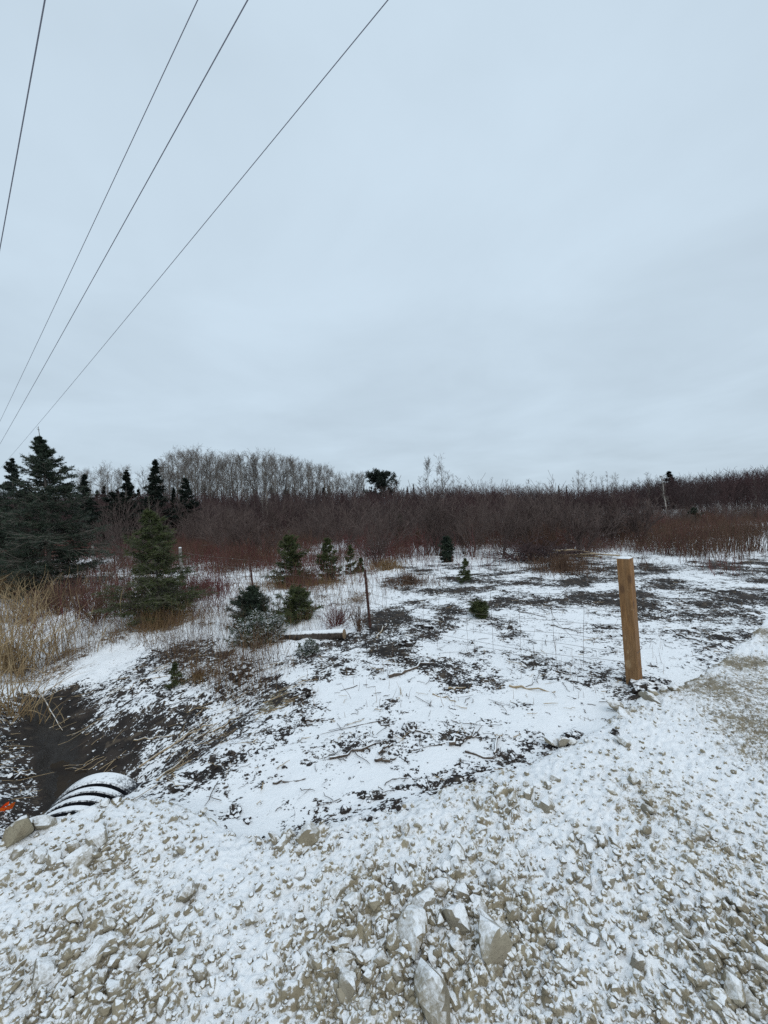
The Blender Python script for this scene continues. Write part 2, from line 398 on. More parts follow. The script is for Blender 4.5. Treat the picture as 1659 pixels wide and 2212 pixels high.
def build_materials():
    mat_ground(); mat_gravel(); mat_gravel('snowy_stone', 0.70, 0.93, True); mat_gravel('dusted_stone', 0.46, 0.98, True)
    mat_snowy('mud_clod', (0.014, 0.011, 0.010), (0.045, 0.034, 0.027), 14, 0.80, 1.05, 1.3, 55, 0.85, ampf=0.8)
    mat_snowy('pipe_plastic', (0.010, 0.011, 0.014), (0.016, 0.017, 0.021), 20, 0.60, 0.95, 0.75, 75, 0.42, (0.25, 0.003), ampf=0.75)
    mat_plain('pipe_bare', (0.008, 0.009, 0.012), (0.014, 0.015, 0.019), 20, 0.4)
    mat_snowy('bark_log', (0.035, 0.028, 0.024), (0.10, 0.08, 0.065), 22, 0.45, 0.65, 0.5, 50, 0.9, (0.8, 0.01))
    mat_plain('cut_wood', (0.20, 0.14, 0.085), (0.30, 0.22, 0.14), 14)
    mat_snowy('stick_bark', (0.055, 0.042, 0.034), (0.13, 0.10, 0.075), 16, 0.75, 0.95, 0.9, 40, 0.9, (0.5, 0.004))
    mat_snowy('stick_pale', (0.26, 0.19, 0.11), (0.42, 0.33, 0.21), 16, 0.78, 0.98, 0.9, 40, 0.85, (0.4, 0.004))
    mat_plain('straw', (0.40, 0.30, 0.17), (0.20, 0.13, 0.065), 5)
    mat_plain('dry_stalk', (0.065, 0.038, 0.027), (0.135, 0.082, 0.052), 4)
    mat_plain('rust_grass', (0.13, 0.075, 0.035), (0.24, 0.16, 0.08), 6)
    mat_plain('red_stem', (0.125, 0.034, 0.036), (0.10, 0.052, 0.042), 0.5)
    mat_plain('thicket_bark', (0.066, 0.034, 0.034), (0.062, 0.045, 0.043), 0.15)
    mat_plain('shrub_bark', (0.075, 0.052, 0.046), (0.115, 0.085, 0.075), 1.2)
    mat_plain('aspen_bark', (0.27, 0.25, 0.215), (0.16, 0.14, 0.12), 0.8)
    mat_plain('aspen_twig', (0.145, 0.125, 0.108), (0.18, 0.158, 0.14), 0.6)
    mat_plain('birch_bark', (0.62, 0.58, 0.53), (0.34, 0.29, 0.25), 3)
    mat_plain('spruce_bark', (0.10, 0.085, 0.072), (0.17, 0.15, 0.13), 8)
    mat_plain('needle_dark', (0.020, 0.032, 0.023), (0.046, 0.064, 0.040), 5.0, 0.6)
    mat_plain('needle_green', (0.034, 0.048, 0.017), (0.090, 0.104, 0.038), 7.0, 0.6)
    mat_plain('needle_far', (0.012, 0.020, 0.016), (0.026, 0.036, 0.026), 0.8, 0.7)
    mat_snowy('needle_snowy', (0.030, 0.048, 0.026), (0.055, 0.075, 0.036), 5, 0.55, 0.85, 1.0, 30, 0.7, (0.1, 0.002))
    mat_plain('rust_steel', (0.040, 0.020, 0.017), (0.085, 0.040, 0.030), 25, 0.75, (0.4, 0.003))
    mat_plain('fence_wire', (0.10, 0.095, 0.09), (0.15, 0.11, 0.085), 30, 0.6)
    mat_plain('power_wire', (0.17, 0.175, 0.21), (0.20, 0.20, 0.235), 1, 0.6)
    mat_plain('dead_needle', (0.10, 0.062, 0.036), (0.15, 0.10, 0.055), 8)
    mat_plain('weathered_wood', (0.17, 0.16, 0.15), (0.27, 0.25, 0.23), 12)
    mat_plain('snow', SNOW, (0.80, 0.83, 0.86), 30, 0.8, (0.4, 0.004))
    mat_plain('tape_orange', (0.85, 0.10, 0.012), (0.95, 0.22, 0.03), 12, 0.45)
    # pressure treated post: long grain, darker streaks, knots
    t = NT('post_wood'); v = t.objco()
    g = t.noise(9, 6, 0.65, t.mapped((7, 7, 0.45), v), 0.3); g2 = t.noise(60, 3, 0.6, t.mapped((3, 3, 0.12), v))
    st = t.noise(3.2, 4, 0.6, t.mapped((2.6, 2.6, 0.55), v))
    vo = t.N.new('ShaderNodeTexVoronoi'); vo.inputs['Scale'].default_value = 1.0; t.L.new(t.mapped((9.5, 9.5, 4.4), v), vo.inputs['Vector'])
    knot = t.step(vo.outputs['Distance'], 0.12, 0.30, 1.0, 0.0)
    c = t.mix(t.step(g, 0.35, 0.68), (0.19, 0.092, 0.034), (0.31, 0.165, 0.068))
    c = t.mix(t.step(st, 0.36, 0.62), c, (0.24, 0.135, 0.062)); c = t.mix(t.math('MULTIPLY', t.step(g2, 0.42, 0.66), 0.7), c, (0.115, 0.058, 0.026))
    c = t.mix(t.math('MULTIPLY', knot, 0.75), c, (0.10, 0.050, 0.024))
    c = t.mix(t.math('MULTIPLY', t.step(t.noise(4.4, 2, 0.5, t.mapped((3, 3, 1.4), v)), 0.63, 0.72), 0.6), c, (0.40, 0.27, 0.15))
    t.bump(g, 0.4, 0.004); t.out(c, 0.75)
    # still ditch water
    t = NT('ditch_water'); n = t.noise(9, 3); t.bump(n, 0.12, 0.01); t.bsdf.inputs['Specular IOR Level'].default_value = 0.05
    t.out(t.mix(t.step(t.noise(3), 0.35, 0.65), (0.030, 0.020, 0.011), (0.016, 0.011, 0.008)), 0.22)


build_materials()

# ------------------------------------------------------------------ mesh helpers


class MB:
    """collects points and triangles / quads and builds one mesh"""
    def __init__(s): s.v = []; s.f3 = []; s.f4 = []; s.m3 = []; s.m4 = []; s.n = 0

    def add(s, v, f, mat=0):
        v = np.asarray(v, np.float32).reshape(-1, 3); f = np.asarray(f, np.int64)
        if len(f) == 0: return
        s.v.append(v)
        if f.shape[1] == 3: s.f3.append(f + s.n); s.m3.append(np.full(len(f), mat, np.int32))
        else: s.f4.append(f + s.n); s.m4.append(np.full(len(f), mat, np.int32))
        s.n += len(v)

    def tubes(s, P, R, sides=3, mat=0, cap=True):
        """P: (N,K,3) polylines, R: (N,K) radii"""
        P = np.asarray(P, np.float32); R = np.asarray(R, np.float32)
        if P.ndim == 2: P = P[None]; R = R[None]
        Nn, K, _ = P.shape
        if Nn == 0: return
        T = np.empty_like(P); T[:, 1:-1] = P[:, 2:] - P[:, :-2]; T[:, 0] = P[:, 1] - P[:, 0]; T[:, -1] = P[:, -1] - P[:, -2]
        T /= np.linalg.norm(T, axis=2, keepdims=True) + 1e-9
        d0 = P[:, -1] - P[:, 0]; ref = np.where(np.abs(d0[:, 2:3]) > 0.8 * np.linalg.norm(d0, axis=1, keepdims=True), np.array([[1, 0, 0.0]]), np.array([[0, 0, 1.0]]))
        A = np.cross(T, ref[:, None, :]); A /= np.linalg.norm(A, axis=2, keepdims=True) + 1e-9; B = np.cross(T, A)
        ang = np.arange(sides) * 2 * math.pi / sides
        V = P[:, :, None, :] + R[:, :, None, None] * (A[:, :, None, :] * np.cos(ang)[None, None, :, None] + B[:, :, None, :] * np.sin(ang)[None, None, :, None])
        idx = (np.arange(Nn)[:, None, None] * K + np.arange(K)[None, :, None]) * sides + np.arange(sides)[None, None, :]
        a = idx[:, :-1, :]; b = idx[:, 1:, :]
        q = np.stack([a, np.roll(a, -1, 2), np.roll(b, -1, 2), b], -1).reshape(-1, 4)
        s.add(V.reshape(-1, 3), q, mat)
        if cap and sides > 3:
            for k in (0, K - 1):
                cc = s.n; v = V[:, k].reshape(-1, 3); c = P[:, k]
                base = np.arange(Nn)[:, None] * sides
                i0 = base + np.arange(sides)[None]; i1 = base + (np.arange(sides)[None] + 1) % sides
                ci = Nn * sides + np.repeat(np.arange(Nn)[:, None], sides, 1)
                f = np.stack([i0, i1, ci] if k else [i1, i0, ci], -1).reshape(-1, 3)
                s.add(np.concatenate([v, c]), f, mat)

    def tris(s, V, mat=0):
        V = np.asarray(V, np.float32).reshape(-1, 3, 3)
        s.add(V.reshape(-1, 3), np.arange(len(V) * 3).reshape(-1, 3), mat)

    def mesh(s, name, smooth=False):
        me = bpy.data.meshes.new(name)
        v = np.concatenate(s.v) if s.v else np.zeros((0, 3), np.float32)
        f3 = np.concatenate(s.f3) if s.f3 else np.zeros((0, 3), np.int64); f4 = np.concatenate(s.f4) if s.f4 else np.zeros((0, 4), np.int64)
        me.vertices.add(len(v)); me.vertices.foreach_set('co', v.ravel())
        nl = f3.size + f4.size; me.loops.add(nl); me.loops.foreach_set('vertex_index', np.concatenate([f3.ravel(), f4.ravel()]).astype(np.int32))
        me.polygons.add(len(f3) + len(f4))
        ls = np.concatenate([np.arange(len(f3)) * 3, f3.size + np.arange(len(f4)) * 4]).astype(np.int32)
        me.polygons.foreach_set('loop_start', ls)
        mi = np.concatenate((s.m3 or [np.zeros(0, np.int32)]) + (s.m4 or [np.zeros(0, np.int32)]))
        me.polygons.foreach_set('material_index', mi.astype(np.int32))
        me.polygons.foreach_set('use_smooth', np.full(len(mi), smooth, bool))
        me.update(calc_edges=True); me.validate()
        return me

    def build(s, name, mats, parent=None, smooth=False):
        me = s.mesh(name, smooth); return link(name, me, mats, parent)


def link(name, me, mats, parent=None, loc=None, rot=None):
    if mats and not me.materials:
        for m in ([mats] if isinstance(mats, str) else mats): me.materials.append(MATS[m])
    o = bpy.data.objects.new(name, me); COL.objects.link(o)
    if parent: o.parent = parent
    if loc is not None: o.location = loc
    if rot is not None: o.rotation_euler = rot
    return o


def tag(o, label=None, cat=None, group=None, kind=None):
    if label: o['label'] = label
    if cat: o['category'] = cat
    if group: o['group'] = group
    if kind: o['kind'] = kind
    return o


def empty(name, loc, rz=0.0, rot=None):
    o = bpy.data.objects.new(name, None); COL.objects.link(o); o.location = loc; o.rotation_euler = rot or (0, 0, rz); o.empty_display_size = 0.1
    return o


def unit(v): return v / (np.linalg.norm(v, axis=-1, keepdims=True) + 1e-9)


def along(P, t):
    """points and tangents at parameter t (n,) on paths P (n,K,3)"""
    K = P.shape[1]; u = np.clip(t, 0, 0.9999) * (K - 1); i = u.astype(int); f = (u - i)[:, None]; r = np.arange(len(P))
    a = P[r, i]; b = P[r, i + 1]; return a + (b - a) * f, unit(b - a)


def grow(start, d, length, K, rng, wander=0.12, lift=0.0):
    n = len(start); P = np.empty((n, K, 3)); P[:, 0] = start; d = unit(d); L = np.broadcast_to(length, (n,))[:, None] / (K - 1)
    for k in range(1, K):
        d = unit(d + rng.normal(0, wander, (n, 3)) + np.array([0, 0, lift])); P[:, k] = P[:, k - 1] + d * L
    return P


def spawn(P, R, m, rng, t0, t1, ang, length, K, rk=0.6, wander=0.12, lift=0.0, tip=0.25, taper=0.0):
    """m children on each path; length is a fraction (lo, hi) of the parent length"""
    idx = np.repeat(np.arange(len(P)), m); t = rng.uniform(t0, t1, len(idx)); pt, tan = along(P[idx], t)
    side = unit(np.cross(tan, rng.normal(0, 1, (len(idx), 3)))); a = rng.normal(ang, 0.15, len(idx))[:, None]
    d = tan * np.cos(a) + side * np.sin(a)
    pl = np.linalg.norm(np.diff(P, axis=1), axis=2).sum(1)[idx]
    L = pl * rng.uniform(length[0], length[1], len(idx)) * (1 - taper * t)
    C = grow(pt, d, L, K, rng, wander, lift)
    rr = R[idx, 0] + (R[idx, -1] - R[idx, 0]) * t; r0 = rr * rk
    CR = r0[:, None] * np.linspace(1, tip, K)[None]
    return C, CR


# ------------------------------------------------------------------ ground sheet and driveway
def grid_mesh(X, Y, Z, keep=None):
    nr, nc = X.shape; mb = MB(); i = np.arange(nr * nc).reshape(nr, nc)
    q = np.stack([i[:-1, :-1], i[:-1, 1:], i[1:, 1:], i[1:, :-1]], -1).reshape(-1, 4)
    if keep is not None:
        k = keep[:-1, :-1] | keep[:-1, 1:] | keep[1:, 1:] | keep[1:, :-1]; q = q[k.ravel()]
    mb.add(np.stack([X, Y, Z], -1).reshape(-1, 3), q)
    return mb


def set_mask(me, r, g, b, a):
    at = me.color_attributes.new('mask', 'FLOAT_COLOR', 'POINT')
    at.data.foreach_set('color', np.clip(np.stack([r, g, b, a], -1), 0, 1).astype(np.float32).ravel())


def build_ground():
    az = np.concatenate([np.linspace(-180, -66, 24)[:-1], np.linspace(-64, 64, 420), np.linspace(66, 180, 24)[1:]])
    a = np.radians(az); r = np.concatenate([[0.01], np.geomspace(0.8, 60, 500), np.geomspace(63, 900, 30)])
    Rr, A = np.meshgrid(r, a, indexing='ij'); X = Rr * np.sin(A); Y = Rr * np.cos(A) - 1.2
    Z = ground_z(X, Y); mud, lit, sand, wet, cl = masks(X, Y)
    drop = sstep(0.05, 0.6, yedge(X) - Y); Z = Z - 0.15 * drop
    o = grid_mesh(X, Y, Z).build('ground', 'snowy_ground', smooth=True)
    set_mask(o.data, mud.ravel(), lit.ravel(), sand.ravel(), wet.ravel()); tag(o, kind='structure')
    return o


def build_drive():
    s = np.linspace(-1.45, 1.45, 640); H = 1.75; v = np.linspace(385 * H / 0.85, 385 * H / 9.0, 450); yy = 385 * H / v - 0.0
    S, Y = np.meshgrid(s, yy); X = S * (Y + 0.3)
    Z = drive_z(X, Y); keep = (yedge(X) - Y) > -0.22
    mb = grid_mesh(X, Y, Z, keep)
    s2 = np.linspace(-1, 1, 60); y2 = np.concatenate([np.linspace(-8, 0.6, 40), [0.85]])
    S2, Y2 = np.meshgrid(s2, y2); X2 = S2 * (1.45 * 1.15 + np.clip(0.85 - Y2, 0, None) * 2.5); Z2 = drive_z(X2, Y2)
    n1 = mb.n; i = np.arange(X2.size).reshape(X2.shape)
    mb.add(np.stack([X2, Y2, Z2], -1).reshape(-1, 3), np.stack([i[:-1, :-1], i[:-1, 1:], i[1:, 1:], i[1:, :-1]], -1).reshape(-1, 4))
    o = mb.build('driveway', 'snowy_gravel', smooth=True)
    co = np.concatenate([np.stack([X, Y], -1).reshape(-1, 2), np.stack([X2, Y2], -1).reshape(-1, 2)])
    m = masks(co[:, 0], co[:, 1]); set_mask(o.data, m[0], m[1], m[2], m[3]); tag(o, kind='structure')
    return o


GROUND = build_ground()
DRIVE = build_drive()
mb = MB()
wx, wy = -3.45, 4.06
wz = float(base_z(np.array([wx]), np.array([wy]))[0]) + 0.004
ang = np.linspace(0, 2 * math.pi, 40, endpoint=False)
pts = [(wx - 0.73 * 1.3 * math.cos(q) + 0.6 * math.sin(q) * 0.69, wy + 0.69 * 1.3 * math.cos(q) + 0.6 * math.sin(q) * 0.73, wz) for q in ang]
mb.add(np.array(pts + [(wx, wy, wz)]), [(i, (i + 1) % 40, 40) for i in range(40)])
tag(mb.build('ditch_water', 'ditch_water'), kind='structure')

# ------------------------------------------------------------------ stones


def ico(sub=1):
    bm = bmesh.new(); bmesh.ops.create_icosphere(bm, subdivisions=sub, radius=1.0)
    v = np.array([p.co for p in bm.verts]); f = np.array([[q.index for q in t.verts] for t in bm.faces]); bm.free(); return v, f


def blocky(dirs, rng, planes=9, sharp=11.0):
    """radius along each direction of a stone broken along a few flat faces, corners worn"""
    n = unit(rng.normal(0, 1, (planes, 3))); n = np.concatenate([n, -n[:planes // 2] + rng.normal(0, 0.15, (planes // 2, 3))]); n = unit(n); d = rng.uniform(0.34, 0.52, len(n))
    k = np.clip(dirs @ n.T, 0, None) / d[None]
    return 1.0 / ((k ** sharp).sum(1) ** (1 / sharp) + 0.08)


def rock_mesh(name, seed, squash=(1, 0.8, 0.6)):
    rng = np.random.default_rng(seed); v, f = ico(3); r = blocky(v, rng, 8, 60)
    r = r * (1 + 0.05 * (fbm(v[:, 0] * 3 + seed, v[:, 1] * 3 + v[:, 2] * 2, seed, 3) - 0.5)); P = v * r[:, None]; P = P / (np.ptp(P, axis=0)[None] + 1e-6) * np.array(squash)[None]
    mb = MB(); mb.add(P, f); me = mb.mesh(name, False); me.materials.append(MATS['dusted_stone']); return me


ROCKS = [rock_mesh('stone', 300 + i, (1, 0.72 + 0.03 * (i % 5), 0.55 + 0.05 * (i % 4))) for i in range(14)]
# stones one can pick out: px, py, width px, (height px / width px)
BIG = [(895, 2012, 82, .9), (990, 2005, 68, .8), (1050, 2010, 52, .7), (1068, 2065, 78, 1.0), (935, 2165, 165, .7), (915, 1966, 52, .8), (955, 1930, 44, .8), (990, 1850, 46, .7),
       (983, 1884, 38, .8), (866, 1928, 42, .8), (860, 2130, 30, 1.2), (985, 2062, 40, .9), (1010, 2078, 30, .9), (1040, 1975, 45, .7), (1000, 1945, 38, .8), (1075, 1920, 40, .8),
       (1062, 1890, 32, .8), (940, 2090, 50, .7), (1030, 1940, 30, .8), (770, 1960, 42, .8), (730, 1940, 36, .8), (668, 1822, 48, .9), (622, 1814, 30, .9), (590, 1815, 24, .6),
       (690, 1800, 24, .8), (1180, 1752, 34, 1.0), (1105, 1735, 28, .9), (1140, 1728, 30, .9), (1080, 1752, 18, 1.0), (1300, 1830, 26, .9), (1310, 1922, 30, .9), (1300, 1858, 24, .7),
       (1330, 1835, 26, .8), (1270, 1925, 26, .8), (1490, 1870, 28, 1.0), (1600, 1975, 40, 1.0), (1545, 2065, 46, .8), (1640, 2100, 40, .8), (1590, 2165, 50, .9), (1660, 1985, 24, .9),
       (1400, 1760, 26, .8), (1470, 1775, 24, .7), (1320, 1720, 26, .6), (1370, 1695, 28, .6), (1330, 1530, 34, .7), (1345, 1548, 38, .6), (1365, 1540, 20, .7), (1410, 1502, 26, .6),
       (1435, 1496, 22, .7), (1455, 1494, 26, .5), (1400, 1515, 40, .4), (1215, 1612, 30, .9), (1195, 1610, 34, .5), (1235, 1608, 22, .7), (1200, 1690, 20, .7), (1350, 1612, 34, .4),
       (40, 1812, 90, .5), (55, 1800, 50, .7), (98, 1790, 48, .8), (210, 1832, 78, .45), (170, 1860, 44, .7), (195, 1862, 44, .9), (228, 1745, 26, .8), (252, 1742, 26, .5),
       (233, 1886, 30, 1.0), (158, 1842, 36, .8), (85, 1862, 40, .6), (120, 1870, 34, .8), (405, 1945, 48, .5), (160, 1995, 44, .6), (150, 1980, 40, .6), (205, 2080, 60, .8),
       (250, 2045, 40, .8), (330, 2010, 42, .7), (250, 2160, 50, .7), (330, 2050, 22, 1.1), (270, 2110, 44, .6), (350, 2090, 30, .8), (95, 2110, 60, .6), (440, 1760, 20, .8),
       (375, 1782, 22, .8), (400, 1775, 18, .8), (215, 1775, 26, .5), (345, 1775, 16, .7), (480, 1985, 26, .8), (545, 2000, 28, .8), (620, 1995, 30, .7), (700, 2010, 34, .8), (620, 2055, 30, .9),
       (740, 2055, 36, .8), (800, 2080, 38, .8), (830, 2050, 30, .9), (560, 1930, 22, .8), (650, 1905, 24, .8), (800, 1880, 24, .8), (880, 1800, 22, .8), (960, 1790, 20, .8), (1040, 1800, 24, .7),
       (1240, 1790, 24, .7), (1180, 1830, 28, .7), (1130, 1850, 26, .7), (1200, 1900, 28, .7), (1390, 1980, 30, .8), (1450, 2050, 34, .7), (1380, 2100, 32, .8), (1530, 1960, 30, .7)]


def place_stone(x, y, size, hr, rng, sink=0.3):
    o = link('stone', ROCKS[int(rng.integers(len(ROCKS)))], None, DRIVE)
    h = size * hr
    o.scale = (size, size * rng.uniform(0.85, 1.15), h * 1.15 / 0.6)
    o.rotation_euler = (rng.normal(0, 0.26), rng.normal(0, 0.26), rng.uniform(0, 6.28))
    z = float(base_z(np.array([x]), np.array([y]))[0]) + 0.02
    o.location = (x, y, z + h * (0.5 - sink))


def build_stones():
    rng = np.random.default_rng(77)
    for px, py, w, ar in BIG:
        x, y = on_ground(px, py + w * ar * 0.15)
        place_stone(x, y, min(w / FPX * y * 1.1, 0.24), min(0.8, max(0.45, ar * 0.7)), rng, 0.16)
    n = 0
    while n < 190:
        px, py = rng.uniform(-150, 1800), 1520 + 690 * rng.random() ** 0.8
        x, y = on_ground(px, py)
        if y > float(yedge(np.array([x]))[0]) - 0.02: continue
        k = coarse_map(np.array([x]), np.array([y]))[0]
        if rng.random() > k + 0.06: continue
        place_stone(x, y, float(np.clip(rng.lognormal(math.log(0.042), 0.32), 0.028, 0.085)), rng.uniform(0.5, 0.8), rng, 0.24); n += 1


IV1, IF1 = ico(1)
IV2, IF2 = ico(2)


def scatter_lumps(name, x, y, z, size, flat, mat, seed, parent=None, cut=0.03):
    """loose lumps joined into one part; the larger ones get finer meshes"""
    rng = np.random.default_rng(seed); mb = MB()
    for IV, IF, sel in ((IV1, IF1, size < cut), (IV2, IF2, size >= cut)):
        n = int(sel.sum())
        if not n: continue
        lib = np.stack([IV * blocky(IV, rng, 8, 24)[:, None] for _ in range(40)]); lib = lib / (np.ptp(lib, axis=1, keepdims=True) + 1e-6)
        V = lib[rng.integers(40, size=n)] * np.stack([np.ones(n), rng.uniform(.65, 1, n), flat[sel]], -1)[:, None, :] * size[sel][:, None, None]
        a = rng.uniform(0, 6.28, n); c, s = np.cos(a)[:, None], np.sin(a)[:, None]; tl = rng.normal(0, 0.3, (n, 1))
        vz = V[..., 2] + tl * V[..., 0]
        V = np.stack([V[..., 0] * c - V[..., 1] * s + x[sel][:, None], V[..., 0] * s + V[..., 1] * c + y[sel][:, None], vz + z[sel][:, None]], -1)
        mb.add(V.reshape(-1, 3), (IF[None] + (np.arange(n) * len(IV))[:, None, None]).reshape(-1, 3))
    o = mb.build(name, mat, parent); tag(o, kind='stuff'); return o


def screen_points(n, rng, y0, y1, xr=1.3, power=1.0):
    """points over the land, denser near by"""
    u = rng.random(n); y = 1 / (1 / y0 + (1 / y1 - 1 / y0) * u ** power); return rng.uniform(-xr, xr, n) * (y + 0.3), y


def build_gravel():
    rng = np.random.default_rng(5)
    x, y = screen_points(28000, rng, 1.0, 6.5)
    k = coarse_map(x, y); ok = (y < yedge(x) + 0.05) & (rng.random(len(x)) < 0.42 + 0.6 * k)
    x, y = x[ok], y[ok]; size = np.clip(rng.lognormal(math.log(0.019), 0.42, len(x)), 0.009, 0.050) * (0.85 + 0.55 * k[ok])
    z = drive_z(x, y) + size * 0.10
    scatter_lumps('gravel', x, y, z, size, rng.uniform(0.55, 0.85, len(x)), 'snowy_stone', 6, DRIVE, 0.024)


build_stones()
build_gravel()

# ------------------------------------------------------------------ culvert pipe


def build_culvert():
    bx, by, bz = -2.17, 2.84, -0.33
    root = empty('culvert_pipe', (bx, by, bz), rot=(math.radians(-3), 0, math.radians(9)))
    tag(root, 'black corrugated culvert pipe dusted with snow at the end of the ditch', 'pipe')
    R, seg = 0.325, 72

    def shell(prof, name):
        mb = MB(); a = np.linspace(0, 2 * math.pi, seg, endpoint=False)
        P = np.array(prof); V = np.stack([P[:, None, 1] * np.cos(a)[None], np.repeat(P[:, None, 0], seg, 1), P[:, None, 1] * np.sin(a)[None]], -1)
        i = np.arange(len(P) * seg).reshape(len(P), seg)
        q = np.stack([i[:-1], np.roll(i[:-1], -1, 1), np.roll(i[1:], -1, 1), i[1:]], -1)[..., ::-1]
        bare = np.minimum(P[:-1, 1], P[1:, 1]) < R - 0.02
        mb.add(V.reshape(-1, 3), q[~bare].reshape(-1, 4), 0); mb.f4.append(q[bare].reshape(-1, 4)); mb.m4.append(np.ones(q[bare].size // 4, np.int32))
        o = mb.build(name, ['pipe_plastic', 'pipe_bare'], root, smooth=False)
        return o
    # corrugated barrel (towards the driveway) and the smooth end collar at the mouth
    y = -1.1; prof = []
    while y < -0.13:
        prof += [(y, R - 0.044), (y + 0.026, R - 0.044), (y + 0.030, R - 0.006), (y + 0.036, R), (y + 0.082, R), (y + 0.088, R - 0.006), (y + 0.092, R - 0.044)]; y += 0.096
    inner = [(0.0, R - 0.045), (-1.1, R - 0.045)]
    shell(prof + [(-0.115, R - 0.032)], 'barrel')
    shell([(-0.128, R - 0.034), (-0.122, R + 0.002), (-0.11, R + 0.010), (-0.05, R + 0.012), (-0.006, R + 0.010), (0.0, R + 0.002), (0.0, R - 0.04), (-0.01, R - 0.045), (-1.1, R - 0.045)], 'end_collar')


build_culvert()

# ------------------------------------------------------------------ posts and fence


def box(mb, c, s, mat=0):
    c = np.array(c); s = np.array(s) / 2
    v = np.array([[x, y, z] for x in (-1, 1) for y in (-1, 1) for z in (-1, 1)]) * s + c
    mb.add(v, [(0, 1, 3, 2), (4, 6, 7, 5), (0, 4, 5, 1), (2, 3, 7, 6), (0, 2, 6, 4), (1, 5, 7, 3)], mat)


def bevel_box(name, size, off, mats, parent, loc, seg=2):
    bm = bmesh.new(); bmesh.ops.create_cube(bm, size=1); bmesh.ops.scale(bm, vec=size, verts=bm.verts)
    bmesh.ops.bevel(bm, geom=bm.edges[:], offset=off, segments=seg, affect='EDGES', profile=0.5)
    me = bpy.data.meshes.new(name); bm.to_mesh(me); bm.free(); return link(name, me, mats, parent, loc)


PX, PY = on_ground(1371, 1478)
PZ = gz(PX, PY)
POST_H = 1.34


def build_wood_post():
    root = empty('wooden_post', (PX, PY, PZ - 0.03), rot=(math.radians(-1.2), math.radians(-1.5), math.radians(40)))
    tag(root, 'thick square brown wooden fence post with snow on its top', 'post')
    bevel_box('post_shaft', (0.120, 0.120, POST_H + 0.3), 0.006, 'post_wood', root, (0, 0, POST_H / 2 - 0.15))
    rng = np.random.default_rng(3); n = 9; g = np.linspace(-0.056, 0.056, n); X, Y = np.meshgrid(g, g)
    e = np.clip(np.minimum(0.059 - np.abs(X), 0.059 - np.abs(Y)) / 0.02, 0.15, 1); Z = POST_H + 0.002 + 0.013 * e + rng.normal(0, 0.0015, X.shape)
    mb = grid_mesh(X, Y, Z); i = [k for k in range(n)] + [n * k + n - 1 for k in range(1, n)] + [n * (n - 1) + k for k in range(n - 2, -1, -1)] + [n * k for k in range(n - 2, 0, -1)]
    P = np.stack([X, Y, Z], -1).reshape(-1, 3)[i]; Q = P.copy(); Q[:, 2] = POST_H + 0.001; m = len(i)
    mb.add(np.concatenate([P, Q]), [(k, k + m, (k + 1) % m + m, (k + 1) % m) for k in range(m)])
    mb.build('snow_cap', 'snow', root, smooth=True)
    return root


build_wood_post()


def tpost(root, loc, h, lean, rz, name='steel_post'):
    mb = MB(); n = 2
    for cx, cy, sx, sy in ((0, 0, 0.036, 0.006), (0, 0.018, 0.006, 0.030)): box(mb, (cx, cy, h / 2 - 0.2), (sx * 1.2, sy * 1.2, h + 0.4))
    for k in range(int(h / 0.055)): box(mb, (0, -0.006, 0.05 + k * 0.055), (0.012, 0.008, 0.014))
    o = mb.build(name, 'rust_steel', root); o.location = loc; o.rotation_euler = (lean[0], lean[1], rz); return o


